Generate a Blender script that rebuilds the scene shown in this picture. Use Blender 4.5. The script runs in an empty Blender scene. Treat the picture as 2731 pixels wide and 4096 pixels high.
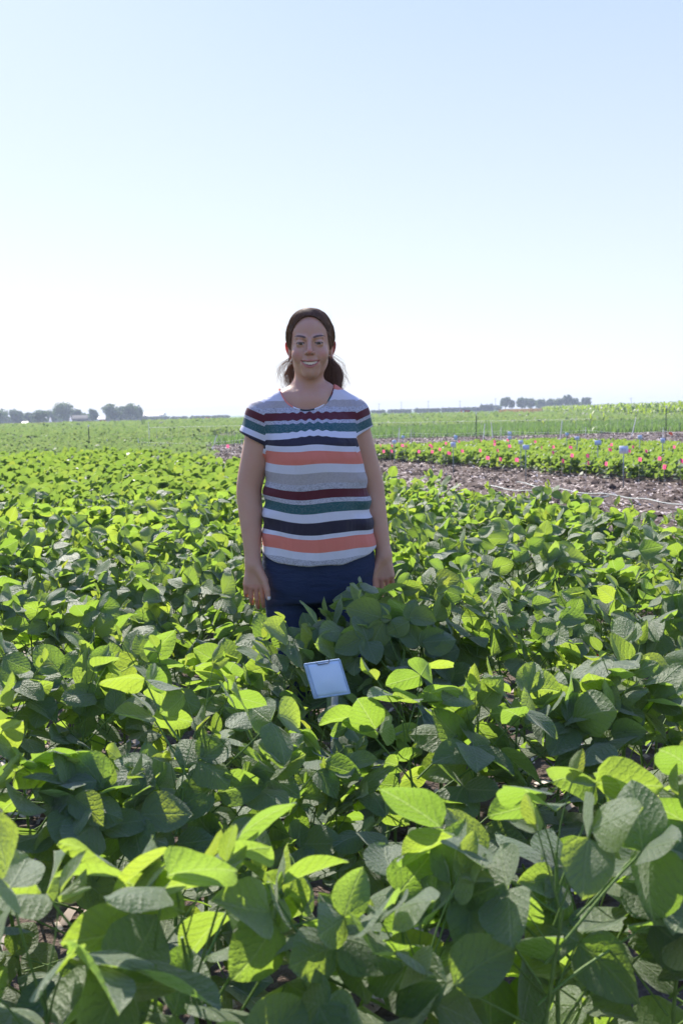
import bpy, math, random
import numpy as np
from mathutils import Vector, Matrix, Euler
R = math.radians
rnd = random.Random(7)
rg = np.random.default_rng(11)
scene = bpy.context.scene
COL = scene.collection

# ---------------------------------------------------------------- camera
CAM_H, PITCH, ROLL, FPX = 1.31, 5.71, 1.2, 3982.0
cam_d = bpy.data.cameras.new('camera')
cam_d.sensor_fit = 'VERTICAL'; cam_d.sensor_height = 36; cam_d.lens = 35
cam_d.clip_end = 12000; cam_d.clip_start = 0.05
cam_d.dof.use_dof = True; cam_d.dof.focus_distance = 3.3; cam_d.dof.aperture_fstop = 7.1
cam = bpy.data.objects.new('camera', cam_d); COL.objects.link(cam)
cam.matrix_world = (Matrix.Translation((0, 0, CAM_H)) @ Matrix.Rotation(R(90 - PITCH), 4, 'X')
                    @ Matrix.Rotation(R(-ROLL), 4, 'Z'))
scene.camera = cam

# ---------------------------------------------------------------- sun, sky, exposure
SUN_EL, SUN_AZ = 41.0, -25.0           # azimuth from the view direction, minus = to the left
world = bpy.data.worlds.new('World'); scene.world = world; world.use_nodes = True
wn = world.node_tree.nodes; wl = world.node_tree.links
bg = wn['Background']; bg.inputs['Strength'].default_value = 0.082
sky = wn.new('ShaderNodeTexSky'); sky.sky_type = 'NISHITA'; sky.sun_disc = False
sky.sun_elevation = R(SUN_EL); sky.sun_rotation = R(SUN_AZ)
sky.altitude = 300; sky.air_density = 1.0; sky.dust_density = 1.0; sky.ozone_density = 1.6
# hazy summer air: the clear-sky model pulled halfway towards an even pale blue-white, paler at the horizon
def _w(t, **k):
    n = wn.new('ShaderNode' + t)
    for a, b in k.items(): setattr(n, a, b)
    return n
tc = _w('TexCoord'); sx = _w('SeparateXYZ'); wl.new(tc.outputs['Generated'], sx.inputs[0])
rp = _w('ValToRGB'); wl.new(sx.outputs[2], rp.inputs[0])
rp.color_ramp.elements[0].position = 0.0; rp.color_ramp.elements[0].color = (6.4, 6.6, 7.2, 1)
rp.color_ramp.elements[1].position = 0.40; rp.color_ramp.elements[1].color = (3.9, 4.9, 7.6, 1)
e3 = rp.color_ramp.elements.new(.85); e3.color = (1.6, 3.1, 9.2, 1)
mx = _w('Mix', data_type='RGBA'); mx.inputs[0].default_value = .74
wl.new(sky.outputs[0], mx.inputs[6]); wl.new(rp.outputs[0], mx.inputs[7])
wl.new(mx.outputs[2], bg.inputs['Color'])
sun_d = bpy.data.lights.new('sun', 'SUN'); sun_d.energy = 5.0; sun_d.angle = R(0.5); sun_d.color = (1, .93, .82)
sun = bpy.data.objects.new('sun', sun_d); COL.objects.link(sun)
sd = Vector((math.sin(R(SUN_AZ)) * math.cos(R(SUN_EL)), math.cos(R(SUN_AZ)) * math.cos(R(SUN_EL)), math.sin(R(SUN_EL))))
sun.rotation_euler = sd.to_track_quat('Z', 'Y').to_euler()
vs = scene.view_settings
scene.display_settings.display_device = 'sRGB'
vs.view_transform = 'Standard'; vs.look = 'None'; vs.exposure = 0.96; vs.gamma = 1; vs.use_curve_mapping = False
scene.render.engine = 'CYCLES'
scene.cycles.use_denoising = True
scene.cycles.max_bounces = 8; scene.cycles.transparent_max_bounces = 8
scene.cycles.diffuse_bounces = 4; scene.cycles.glossy_bounces = 2; scene.cycles.transmission_bounces = 4
scene.cycles.volume_bounces = 0
scene.cycles.caustics_reflective = False; scene.cycles.caustics_refractive = False
scene.cycles.sample_clamp_indirect = 8

# ---------------------------------------------------------------- helpers
def terrain(x, y):
    """ground height: flat by the plots, dipping gently towards the far left"""
    x = np.asarray(x, float); y = np.asarray(y, float)
    r = np.sqrt(x * x + y * y)
    u = x / np.maximum(y, 1.0)
    g = np.clip((r - 60) / 260, 0, 1); g = g * g * (3 - 2 * g)
    s = -0.0032 * np.clip((-u) / 0.34, 0, 1.4)
    return g * s * np.minimum(r, 1600)

def at(px, py, z=0.0):
    """where the sight line through a point of the photograph meets the level z"""
    a, b = (px - 1365.5) / FPX, -(py - 2048) / FPX
    c, s = math.cos(R(-ROLL)), math.sin(R(-ROLL))
    a, b = c * a - s * b, s * a + c * b
    d = Vector((a, math.cos(R(PITCH)) + b * math.sin(R(PITCH)), -math.sin(R(PITCH)) + b * math.cos(R(PITCH))))
    t = (z - CAM_H) / d.z
    return (d.x * t, d.y * t)

def at_d(px, dist):
    """ground point in the direction of column px (at the horizon) at a given distance"""
    a = (px - 1365.5) / FPX
    return (a * dist, dist)

def proj(x, y, z):
    p, q = R(PITCH), R(-ROLL)
    dy, dz = y, z - CAM_H
    f = dy * math.cos(p) - dz * math.sin(p); up = dy * math.sin(p) + dz * math.cos(p)
    if f <= 0.05: return None
    a, b = x / f, up / f
    a, b = math.cos(-q) * a - math.sin(-q) * b, math.sin(-q) * a + math.cos(-q) * b
    return (1365.5 + a * FPX, 2048 - b * FPX)

def tag(o, label=None, cat=None, group=None, kind=None):
    if label: o['label'] = label
    if cat: o['category'] = cat
    if group: o['group'] = group
    if kind: o['kind'] = kind
    return o

def empty(name, loc, rz=0):
    o = bpy.data.objects.new(name, None); COL.objects.link(o)
    o.location = loc; o.rotation_euler = (0, 0, rz); o.empty_display_size = .05
    return o

def link(name, me, parent=None, loc=None, rot=None, scale=None):
    o = bpy.data.objects.new(name, me); COL.objects.link(o)
    if parent is not None: o.parent = parent
    if loc is not None: o.location = loc
    if rot is not None: o.rotation_euler = rot
    if scale is not None: o.scale = (scale,) * 3 if isinstance(scale, (int, float)) else scale
    return o

def mesh_np(name, V, F, mat=None, smooth=True, uv=None, attrs=None):
    """V (n,3); F (m,3) or (m,4) array, or a list of such arrays"""
    Fs = F if isinstance(F, list) and np.ndim(F[0]) == 2 else [F]
    Fs = [np.asarray(f, np.int32) for f in Fs if len(f)]
    me = bpy.data.meshes.new(name)
    V = np.asarray(V, np.float32)
    me.vertices.add(len(V)); me.vertices.foreach_set('co', V.ravel())
    nl = sum(f.size for f in Fs); npoly = sum(len(f) for f in Fs)
    me.loops.add(nl); me.polygons.add(npoly)
    me.loops.foreach_set('vertex_index', np.concatenate([f.ravel() for f in Fs]))
    tot = np.concatenate([np.full(len(f), f.shape[1], np.int32) for f in Fs])
    st = np.concatenate([[0], np.cumsum(tot)[:-1]]).astype(np.int32)
    me.polygons.foreach_set('loop_start', st)
    if smooth: me.polygons.foreach_set('use_smooth', np.ones(npoly, bool))
    if uv is not None:
        l = me.uv_layers.new(name='UVMap')
        idx = np.concatenate([f.ravel() for f in Fs])
        l.data.foreach_set('uv', np.asarray(uv, np.float32)[idx].ravel())
    for k, v in (attrs or {}).items():
        v = np.asarray(v, np.float32)
        if v.ndim == 2:
            a = me.attributes.new(k, 'FLOAT_COLOR', 'POINT')
            a.data.foreach_set('color', np.c_[v, np.ones(len(v))].astype(np.float32).ravel())
        else:
            a = me.attributes.new(k, 'FLOAT', 'POINT'); a.data.foreach_set('value', v)
    if mat: me.materials.append(mat)
    me.update(calc_edges=True); me.validate()
    return me

class MB:
    """collects boxes, tubes and quads that become ONE mesh"""
    def __init__(s): s.V = []; s.F3 = []; s.F4 = []; s.n = 0
    def add(s, V, F):
        V = np.asarray(V, float); F = np.asarray(F, int)
        (s.F4 if F.shape[1] == 4 else s.F3).append(F + s.n); s.V.append(V); s.n += len(V)
    def box(s, c, size, rot=None):
        h = np.array(size) / 2
        V = np.array([[x, y, z] for x in (-1, 1) for y in (-1, 1) for z in (-1, 1)]) * h
        if rot is not None: V = V @ np.array(Euler(rot).to_matrix()).T
        s.add(V + np.array(c), [[0, 1, 3, 2], [4, 6, 7, 5], [0, 4, 5, 1], [2, 3, 7, 6], [0, 2, 6, 4], [1, 5, 7, 3]])
    def tube(s, pts, rad, n=5, cap=True):
        P = np.asarray(pts, float); m = len(P)
        rad = np.full(m, rad) if np.isscalar(rad) else np.asarray(rad, float)
        T = np.gradient(P, axis=0); T /= np.linalg.norm(T, axis=1)[:, None] + 1e-9
        ref = np.array([0, 0, 1.]) if abs(T[:, 2]).mean() < .8 else np.array([1., 0, 0])
        A = np.cross(T, ref); A /= np.linalg.norm(A, axis=1)[:, None] + 1e-9
        B = np.cross(T, A)
        th = np.arange(n) / n * 2 * np.pi
        V = (P[:, None] + rad[:, None, None] * (np.cos(th)[None, :, None] * A[:, None] + np.sin(th)[None, :, None] * B[:, None])).reshape(-1, 3)
        F = []
        for i in range(m - 1):
            for j in range(n):
                k = (j + 1) % n
                F.append([i * n + j, i * n + k, (i + 1) * n + k, (i + 1) * n + j])
        s.add(V, F)
        if cap:
            for e in (0, m - 1):
                c = P[e][None]; ring = V[e * n:(e + 1) * n]
                s.add(np.r_[c, ring], [[0, 1 + j, 1 + (j + 1) % n] for j in range(n)])
    def mesh(s, name, mat, smooth=False):
        F = [np.concatenate(f) for f in (s.F4, s.F3) if f]
        return mesh_np(name, np.concatenate(s.V), F, mat, smooth)
    def build(s, name, mat, parent=None, smooth=False):
        return link(name, s.mesh(name, mat, smooth), parent)

# ---------------------------------------------------------------- materials
class NT:
    def __init__(s, name):
        s.m = bpy.data.materials.new(name); s.m.use_nodes = True
        s.t = s.m.node_tree; s.n = s.t.nodes; s.n.clear()
        s.out = s.n.new('ShaderNodeOutputMaterial')
    def node(s, typ, **kw):
        nd = s.n.new('ShaderNode' + typ)
        for k, v in kw.items():
            if k.startswith('i_'):
                nd.inputs[k[2:].replace('_', ' ')].default_value = v
            else: setattr(nd, k, v)
        return nd
    def set(s, sock, v):
        if isinstance(v, bpy.types.NodeSocket): s.t.links.new(v, sock)
        elif isinstance(v, (tuple, list)) and len(v) == 3 and sock.type == 'RGBA': sock.default_value = (*v, 1)
        else: sock.default_value = v
    def math(s, op, a, b=None, c=None, clamp=False):
        nd = s.n.new('ShaderNodeMath'); nd.operation = op; nd.use_clamp = clamp
        for i, v in enumerate((a, b, c)):
            if v is not None: s.set(nd.inputs[i], v)
        return nd.outputs[0]
    def mix(s, f, a, b, blend='MIX'):
        nd = s.n.new('ShaderNodeMix'); nd.data_type = 'RGBA'; nd.blend_type = blend
        s.set(nd.inputs[0], f); s.set(nd.inputs[6], a); s.set(nd.inputs[7], b)
        return nd.outputs[2]
    def ramp(s, f, stops, interp='LINEAR'):
        nd = s.n.new('ShaderNodeValToRGB'); r = nd.color_ramp; r.interpolation = interp
        while len(r.elements) > 1: r.elements.remove(r.elements[-1])
        r.elements[0].position = stops[0][0]; c = stops[0][1]
        r.elements[0].color = (*c, 1) if not np.isscalar(c) else (c, c, c, 1)
        for p, c in stops[1:]:
            e = r.elements.new(p); e.color = (*c, 1) if not np.isscalar(c) else (c, c, c, 1)
        s.set(nd.inputs[0], f)
        return nd.outputs[0]
    def noise(s, scale, detail=3, rough=.55, vec=None, dist=0):
        nd = s.n.new('ShaderNodeTexNoise'); nd.inputs['Scale'].default_value = scale
        nd.inputs['Detail'].default_value = detail; nd.inputs['Roughness'].default_value = rough
        nd.inputs['Distortion'].default_value = dist
        if vec is not None: s.set(nd.inputs['Vector'], vec)
        return nd.outputs['Fac']
    def attr(s, name, out='Fac'):
        nd = s.n.new('ShaderNodeAttribute'); nd.attribute_name = name
        return nd.outputs[out]
    def bump(s, h, strength=.5, dist=.01):
        nd = s.n.new('ShaderNodeBump'); nd.inputs['Strength'].default_value = strength
        nd.inputs['Distance'].default_value = dist; s.set(nd.inputs['Height'], h)
        return nd.outputs[0]
    def bsdf(s, color, rough=.6, spec=.5, normal=None, metallic=0, **kw):
        nd = s.n.new('ShaderNodeBsdfPrincipled')
        s.set(nd.inputs['Base Color'], color); s.set(nd.inputs['Roughness'], rough)
        nd.inputs['Specular IOR Level'].default_value = spec; nd.inputs['Metallic'].default_value = metallic
        if normal is not None: s.set(nd.inputs['Normal'], normal)
        for k, v in kw.items(): s.set(nd.inputs[k.replace('_', ' ')], v)
        return nd.outputs[0]
    def done(s, shader):
        s.t.links.new(shader, s.out.inputs[0]); return s.m

def simple(name, color, rough=.6, spec=.4, var=.15, scale=30, metallic=0, bump=0):
    t = NT(name); co = t.node('TexCoord').outputs['Object']
    n = t.noise(scale, 4, .6, co)
    f = t.ramp(n, [(.3, 1 - var), (.7, 1 + var)])
    c = t.mix(1.0, color, f, 'MULTIPLY')
    nm = t.bump(n, bump, .01) if bump else None
    return t.done(t.bsdf(c, rough, spec, nm, metallic))

def leaf_material(name, dark, mid, trans, tsel='object', tw=.45, veins=True, gloss=.45):
    t = NT(name)
    if tsel == 'object': rv = t.node('ObjectInfo').outputs['Random']
    else: rv = t.attr('tint')
    co = t.node('TexCoord').outputs['Object']
    n1 = t.noise(22, 3, .6, co)
    base = t.mix(rv, dark, mid)
    base = t.mix(t.math('MULTIPLY', n1, .5), base, mid)
    age = t.ramp(rv, [(0, (.75, .85, .8)), (.5, (.95, 1, 1)), (.85, (1.08, 1.04, 1)), (1, (1.3, 1.15, .95))])
    tcol = t.mix(1.0, trans, age, 'MULTIPLY')
    if veins:
        uv = t.node('UVMap').outputs[0]; sp = t.node('SeparateXYZ'); t.t.links.new(uv, sp.inputs[0])
        ax = t.math('ABSOLUTE', t.math('SUBTRACT', sp.outputs[0], .5)); v = sp.outputs[1]
        wob = t.math('MULTIPLY', t.math('SUBTRACT', t.noise(9, 2, .5, co), .5), .9)
        ph0 = t.math('SUBTRACT', t.math('MULTIPLY', v, 6.0), t.math('MULTIPLY', t.math('POWER', ax, .85), 5.2))
        ph = t.math('FRACT', t.math('ADD', ph0, wob))
        tri = t.math('ABSOLUTE', t.math('SUBTRACT', ph, .5))           # 0.5 on the vein, 0 between two
        sec = t.math('MULTIPLY', t.ramp(tri, [(.425, 0.), (.5, 1.)]), t.ramp(ax, [(.0, 1.), (.42, .15)]))
        mid_ = t.ramp(ax, [(.008, 1.), (.028, 0.)])
        vein = t.math('MAXIMUM', sec, mid_)
        fine = t.noise(20, 3, .6, co)
        fold = t.ramp(t.math('MULTIPLY', tri, 2.0), [(0, 1.), (.6, .85), (1., .2)])
        h = t.math('ADD', t.math('MULTIPLY', fold, .5), t.math('MULTIPLY', fine, 1.5))
        h = t.math('SUBTRACT', h, t.math('MULTIPLY', mid_, .6))
        nrm = t.bump(h, .75, .0024)
        base = t.mix(t.math('MULTIPLY', vein, .8), base, (.20, .29, .10))
        tcol = t.mix(t.math('MULTIPLY', vein, .5), tcol, (.50, .64, .20))
        tcol = t.mix(1.0, tcol, t.ramp(fold, [(0, .86), (1, 1.05)]), 'MULTIPLY')
    else:
        nrm = t.bump(t.noise(60, 2, .6, co), .4, .004)
    # the downy underside is paler and duller than the upper face
    under = t.node('NewGeometry').outputs['Backfacing']
    base = t.mix(t.math('MULTIPLY', under, .5), base, (.11, .155, .075))
    p = t.bsdf(base, gloss, .42, nrm, Sheen_Weight=.5, Sheen_Roughness=.5)
    tr = t.node('BsdfTranslucent'); t.set(tr.inputs[0], tcol); t.set(tr.inputs['Normal'], nrm)
    mx = t.node('MixShader'); mx.inputs[0].default_value = tw
    t.t.links.new(p, mx.inputs[1]); t.t.links.new(tr.outputs[0], mx.inputs[2])
    return t.done(mx.outputs[0])

M = {}
M['leaf'] = leaf_material('soybean_leaf', (.034, .076, .030), (.082, .142, .048), (.37, .54, .055), tw=.48, gloss=.47)
M['leaf_mass'] = leaf_material('soybean_leaf_mass', (.034, .074, .030), (.082, .138, .050), (.31, .44, .06), 'tint', veins=False, tw=.43, gloss=.5)
M['young'] = leaf_material('young_leaf', (.10, .18, .03), (.15, .24, .04), (.42, .54, .05), gloss=.5)
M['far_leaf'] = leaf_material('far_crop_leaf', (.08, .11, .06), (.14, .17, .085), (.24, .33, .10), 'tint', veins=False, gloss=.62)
M['stem'] = simple('stem', (.12, .20, .05), .6, .3, .25, 60)
# ================================================================ GROUND
def ground_material():
    t = NT('field_ground')
    geo = t.node('NewGeometry'); pos = geo.outputs['Position']
    n_big = t.noise(.35, 4, .6, pos); n_mid = t.noise(6, 5, .65, pos); n_fine = t.noise(45, 4, .7, pos)
    soil = t.ramp(n_mid, [(.25, (.045, .033, .027)), (.5, (.105, .076, .062)), (.75, (.18, .135, .112))])
    soil = t.mix(t.ramp(n_fine, [(.45, 0.), (.75, .6)]), soil, (.25, .195, .165))
    # beyond the plots the ground is covered by crops
    sp = t.node('SeparateXYZ'); t.t.links.new(pos, sp.inputs[0])
    green = t.ramp(t.noise(.9, 5, .7, pos), [(.3, (.06, .095, .045)), (.7, (.10, .145, .065))])
    far = t.math('LENGTH' if False else 'MULTIPLY', sp.outputs[1], 1.0)
    edge = t.math('ADD', t.math('SUBTRACT', sp.outputs[1], t.math('MULTIPLY', t.math('MINIMUM', t.math('ADD', sp.outputs[0], 8.0), 0.0), 4.0)), t.math('MULTIPLY', t.math('SUBTRACT', n_big, .5), 10))
    f1 = t.ramp(t.math('DIVIDE', edge, 400.), [(.16, 0.), (.19, 1.)])
    col = t.mix(f1, soil, green)
    f2 = t.ramp(t.math('DIVIDE', edge, 400.), [(.70, 0.), (.74, 1.)])
    farg = t.ramp(t.noise(.02, 3, .6, pos), [(.35, (.07, .16, .03)), (.65, (.11, .21, .04))])
    col = t.mix(f2, col, farg)
    nb = t.bump(t.math('ADD', n_mid, t.math('MULTIPLY', n_fine, .5)), .9, .05)
    return t.done(t.bsdf(col, .9, .2, nb))
M['ground'] = ground_material()

def grid_ground():
    rr = np.concatenate([np.arange(0, 12, .2), np.arange(12, 45, .35), np.geomspace(45, 2600, 110)])
    th = np.r_[np.linspace(R(-180), R(-34), 40, endpoint=False), np.linspace(R(-34), R(34), 150, endpoint=False), np.linspace(R(34), R(180), 41)]
    Rr, T = np.meshgrid(rr, th, indexing='ij')
    X = Rr * np.sin(T); Y = Rr * np.cos(T)
    Z = terrain(X, Y)
    near = np.exp(-((Rr / 40) ** 2))
    Z = Z + near * .018 * (np.sin(X * 9.1 + Y * 3.3) * np.sin(Y * 7.7 - X * 2.9) + .6 * np.sin(X * 23 + 1) * np.sin(Y * 19))
    n, m = X.shape
    V = np.stack([X, Y, Z], -1).reshape(-1, 3)
    i, j = np.meshgrid(np.arange(n - 1), np.arange(m - 1), indexing='ij')
    a = (i * m + j).ravel()
    F = np.stack([a, a + 1, a + m + 1, a + m], -1)[:, ::-1]
    return mesh_np('ground', V, F, M['ground'])
tag(link('ground', grid_ground()), kind='structure')

# ================================================================ SOYBEAN PLANTS
CA, SA = math.cos(R(24)), math.sin(R(24))       # rows run along (CA, SA)
def st(x, y): return x * CA + y * SA, -x * SA + y * CA
def xy(s, t): return s * CA - t * SA, s * SA + t * CA
WOMAN = (-.088, 3.40)
SIGN = at(1308, 2712, .605)
ROW0, ROWD, NROWS = 1.13, .76, 25
PLOT_S, PLOT_T = 4.25, 18.6

def leaflet_arrays(nu, nv, seed, fold=.18, droop=.25, wav=.03, W=.37, quilt=0.0):
    """one leaflet: base at the origin, midrib along +X, unit length"""
    r = random.Random(seed)
    v = np.linspace(0, 1, nv); u = np.linspace(-1, 1, nu)
    w = (np.maximum(v, 1e-4) ** .50) * (np.maximum(1 - v, 0) ** .78)
    w = w / w.max() * W
    w = w * (1 + .02 * np.sin(v * 21 + seed))
    asym = r.uniform(-.08, .08)
    bend = r.uniform(-.06, .06)
    U, Vv = np.meshgrid(u, v)
    Wd = w[:, None]
    y = U * Wd * (1 + asym * np.sign(U)) + bend * np.sin(Vv * np.pi)
    cup = r.choice([-1, 1, 1]) * r.uniform(.3, 1)
    z = fold * cup * np.abs(U) ** 1.3 * Wd * 1.6
    z = z - droop * Vv ** 2 * r.uniform(.4, 1.3)
    z = z + wav * np.sin(Vv * r.uniform(5, 9) + U * 2.5 + r.uniform(0, 6)) * np.abs(U)
    z = z + wav * .8 * np.sin(U * 3.2 + r.uniform(0, 6)) * np.sin(Vv * 3.1)
    if quilt:
        ph = (Vv * 7 - np.abs(U * Wd / (2 * W)) * 7.5) % 1
        z = z + quilt * (1 - (2 * np.abs(ph - .5)) ** 2)
    tw = r.uniform(-.5, .5)
    ang = tw * Vv
    y2 = y * np.cos(ang) - z * np.sin(ang) * .3; z2 = z + y * np.sin(ang) * .6
    x = Vv * (1 - .12 * droop) + 0 * U
    P = np.stack([x, y2, z2], -1).reshape(-1, 3)
    uv = np.stack([.5 + U * Wd / (2 * W), Vv], -1).reshape(-1, 2)
    F = []
    for i in range(nv - 1):
        for j in range(nu - 1):
            a = i * nu + j
            F.append([a, a + 1, a + nu + 1, a + nu])
    return P, np.array(F), uv

LEAVES = []; YOUNG = []
for k in range(12):
    P, F, uv = leaflet_arrays(9, 13, 100 + k, fold=rnd.uniform(.08, .34), droop=rnd.uniform(.02, .32), wav=.035, W=rnd.uniform(.36, .45), quilt=.003)
    LEAVES.append(mesh_np('leaflet', P, F, M['leaf'], True, uv))
for k in range(4):
    P, F, uv = leaflet_arrays(5, 8, 300 + k, fold=.55, droop=-.05, wav=.02, W=.26)
    YOUNG.append(mesh_np('young_leaflet', P, F, M['young'], True, uv))
PETI = []
for k in range(6):
    b = MB(); sag = rnd.uniform(-.10, .14)
    pts = [(x, .05 * math.sin(x * 3 + k) * x, sag * x * x) for x in np.linspace(0, 1, 6)]
    b.tube(pts, np.linspace(.013, .0085, 6), 5, cap=False)
    PETI.append((b.mesh('petiole', M['stem'], True), Vector(pts[-1]), (Vector(pts[-1]) - Vector(pts[-2])).normalized()))

def frame_mat(direction, roll):
    """rotation whose +X follows direction and whose +Z points as far up as it can, rolled about X"""
    x = direction.normalized(); up = Vector((0, 0, 1))
    if abs(x.z) > .97: up = Vector((math.cos(roll), math.sin(roll), 0))
    y = up.cross(x).normalized(); z = x.cross(y)
    m = Matrix((x, y, z)).transposed()
    return m @ Matrix.Rotation(roll, 3, 'X')

def leaf_dir(az, pitch):
    return Vector((math.cos(az) * math.cos(pitch), math.sin(az) * math.cos(pitch), math.sin(pitch)))

def plant_design(seed):
    """a soybean plant as data: stem points, and leaves = (node, petiole dir, length, mesh, leaflets)"""
    r = random.Random(seed)
    H = r.uniform(.53, .64)
    lean = (r.uniform(-.05, .05), r.uniform(-.05, .05))
    nodes = []
    n = r.randint(13, 15)
    az = r.uniform(0, 6.28)
    for i in range(n):
        f = (i + 1) / n
        z = .10 + (H - .10) * f ** .68
        az += math.pi + r.uniform(-.7, .7)
        base = Vector((lean[0] * f * f, lean[1] * f * f, z))
        top = f > .78
        el = R(r.uniform(28, 55)) if not top else R(r.uniform(50, 78))
        L = r.uniform(.13, .205) if not top else r.uniform(.08, .15)
        if f < .35: L *= .9; el = R(r.uniform(5, 30))
        nodes.append((f, base, az, el, L))
    return H, lean, nodes

def leaf_angles(r, f):
    """pitch and roll of one blade: lower blades hang, upper ones stand or tip over"""
    if f < .5: p = r.gauss(-22, 22)
    else: p = r.gauss(6, 36)
    return R(max(-80, min(75, p))), R(r.gauss(0, 30))

SUNV = sd.copy()
def blade_mat(r, az, f, young=False):
    """young and upper blades turn their face to the morning sun, lower ones hang flatter"""
    w = .25 + .65 * min(1, max(0, (f - .25) / .5))
    n = Vector((0, 0, 1)).lerp(SUNV, w)
    k = .40 if f > .5 else .36
    n = (n + Vector((r.gauss(0, k), r.gauss(0, k), r.gauss(0, k)))).normalized()
    p = r.gauss(.25 if f > .5 else -.25, .35)
    d = leaf_dir(az, p)
    x = (d - n * d.dot(n))
    if x.length < .15: x = n.orthogonal()
    x.normalize()
    y = n.cross(x)
    return Matrix((x, y, n)).transposed()

plant_count = 0
def build_plant(seed, loc, rz, sc, name='soybean_plant'):
    r = random.Random(seed)
    H, lean, nodes = PLANS[seed % len(PLANS)]
    root = empty(name, loc, rz); root.scale = (sc,) * 3
    link('stem', STEMS[seed % len(PLANS)], root)
    for (f, base, az, el, L) in nodes:
        # leaves reach out along the row more than across it
        wa = az + r.uniform(-.5, .5) + rz - R(24); az = math.atan2(.42 * math.sin(wa), math.cos(wa)) + R(24) - rz
        L = L * r.uniform(.85, 1.15)
        pm, pend, ptan = PETI[r.randrange(6)]
        m3 = frame_mat(leaf_dir(az, el), r.uniform(-.5, .5))
        pet = bpy.data.objects.new('petiole', pm); COL.objects.link(pet); pet.parent = root
        pet.location = base; pet.rotation_euler = m3.to_euler(); pet.scale = (L, L * (.22 / L) ** .6 * .9, L * (.22 / L) ** .6 * .9) if False else (L,) * 3
        inv = m3.inverted()
        young = f > .93
        S = (r.uniform(.078, .110) * (1 - .25 * max(0, f - .8) / .2)) if not young else r.uniform(.035, .055)
        pb, rb = leaf_angles(r, f)
        if young: pb = R(r.uniform(40, 70))
        meshes = YOUNG if young else LEAVES
        for q in (0, 1, -1):
            p_, ro = (pb + R(r.gauss(0, 14)), rb + R(r.gauss(0, 12)))
            if q: p_ = p_ * .6 + R(r.gauss(-4, 18)); ro += q * R(r.uniform(-10, 30))
            a_ = az + q * R(r.uniform(62, 95) if not young else 35) + R(r.gauss(0, 8))
            d = inv @ (frame_mat(leaf_dir(a_, p_), ro) if young else blade_mat(r, a_, f))
            lf = bpy.data.objects.new('leaflet', meshes[r.randrange(len(meshes))]); COL.objects.link(lf); lf.parent = pet
            off = ptan * (.10 if q == 0 else 0)
            lf.location = pend + off
            lf.rotation_euler = d.to_euler()
            s_ = S * (1.06 if q == 0 else r.uniform(.88, 1.0)) / L
            lf.scale = (s_, s_, s_)
    return root

PLANS = [plant_design(40 + k) for k in range(10)]
STEMS = []
for (H, lean, nodes) in PLANS:
    b = MB()
    pts = [(lean[0] * (z / H) ** 2, lean[1] * (z / H) ** 2, z - .03) for z in np.linspace(0, H + .03, 8)]
    b.tube(pts, np.linspace(.0052, .0022, 8), 6)
    STEMS.append(b.mesh('stem', M['stem'], True))

def blocked(x, y):
    return (x - WOMAN[0]) ** 2 / .24 ** 2 + (y - WOMAN[1]) ** 2 / .17 ** 2 < 1

# every plant position of the near plot
cands = []; rest = []
for k in range(NROWS):
    t = ROW0 + ROWD * k
    s = -19.5 + rnd.uniform(0, .1)
    while s < PLOT_S + .12 * math.sin(k * 2.1):
        s += rnd.uniform(.085, .125) if t < 6.5 else rnd.uniform(.10, .14)
        x, y = xy(s, t + rnd.gauss(0, .035))
        if y < .5 or blocked(x, y): continue
        if math.hypot(x + .0, y) < .85: continue
        if -.14 < SIGN[1] - y < .12 and abs(x - SIGN[0] * y / SIGN[1]) < .13: continue
        if x > .36 * y + 1.6 or x < -.62 * y - 1.6: continue
        pp = proj(x, y, .5)
        inside = pp is not None and -260 / max(y, 1) * 1.6 - 60 < pp[0] < 2791 + 260 / max(y, 1) * 1.6 and pp[1] < 4096 + 520
        (cands if inside else rest).append((math.hypot(x, y), x, y, k, s))
for x, y in ((-.34, 3.04), (-.22, 3.08), (-.12, 3.10), (-.02, 3.06), (.09, 3.10), (.20, 3.13), (.30, 3.10)):
    cands.append((math.hypot(x, y), x, y, 2, 0))
for dx, dy in ((-.06, -.10), (.07, -.13), (.01, -.19)):
    cands.append((2.3, SIGN[0] + dx, SIGN[1] + dy, -1, 0))
cands.sort()
NEAR, FARR = cands[:300], cands[300:]

ROWNAME = ['front row', 'second row', 'third row', 'fourth row', 'fifth row', 'sixth row', 'seventh row', 'eighth row', 'ninth row', 'tenth row', 'eleventh row', 'twelfth row']
def plant_label(i, x, y, k, taken):
    pp = proj(x, y, .6); px = pp[0]
    wx = 1260
    place = ('at the far left edge' if px < 150 else 'near the left edge' if px < 480 else 'left of centre' if px < 900
             else 'just left of the woman' if px < 1080 else 'in line with the woman' if px < 1500
             else 'just right of the woman' if px < 1800 else 'right of centre' if px < 2300
             else 'near the right edge' if px < 2620 else 'at the far right edge')
    if k == 1 and 1180 < px < 1480: place = 'before the white sign'
    row = ROWNAME[k] if k >= 0 else 'gap under the sign'
    if k < 0: return 'low soybean plant right under the white sign'
    return f'soybean plant in the {row}, {place}'

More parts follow.
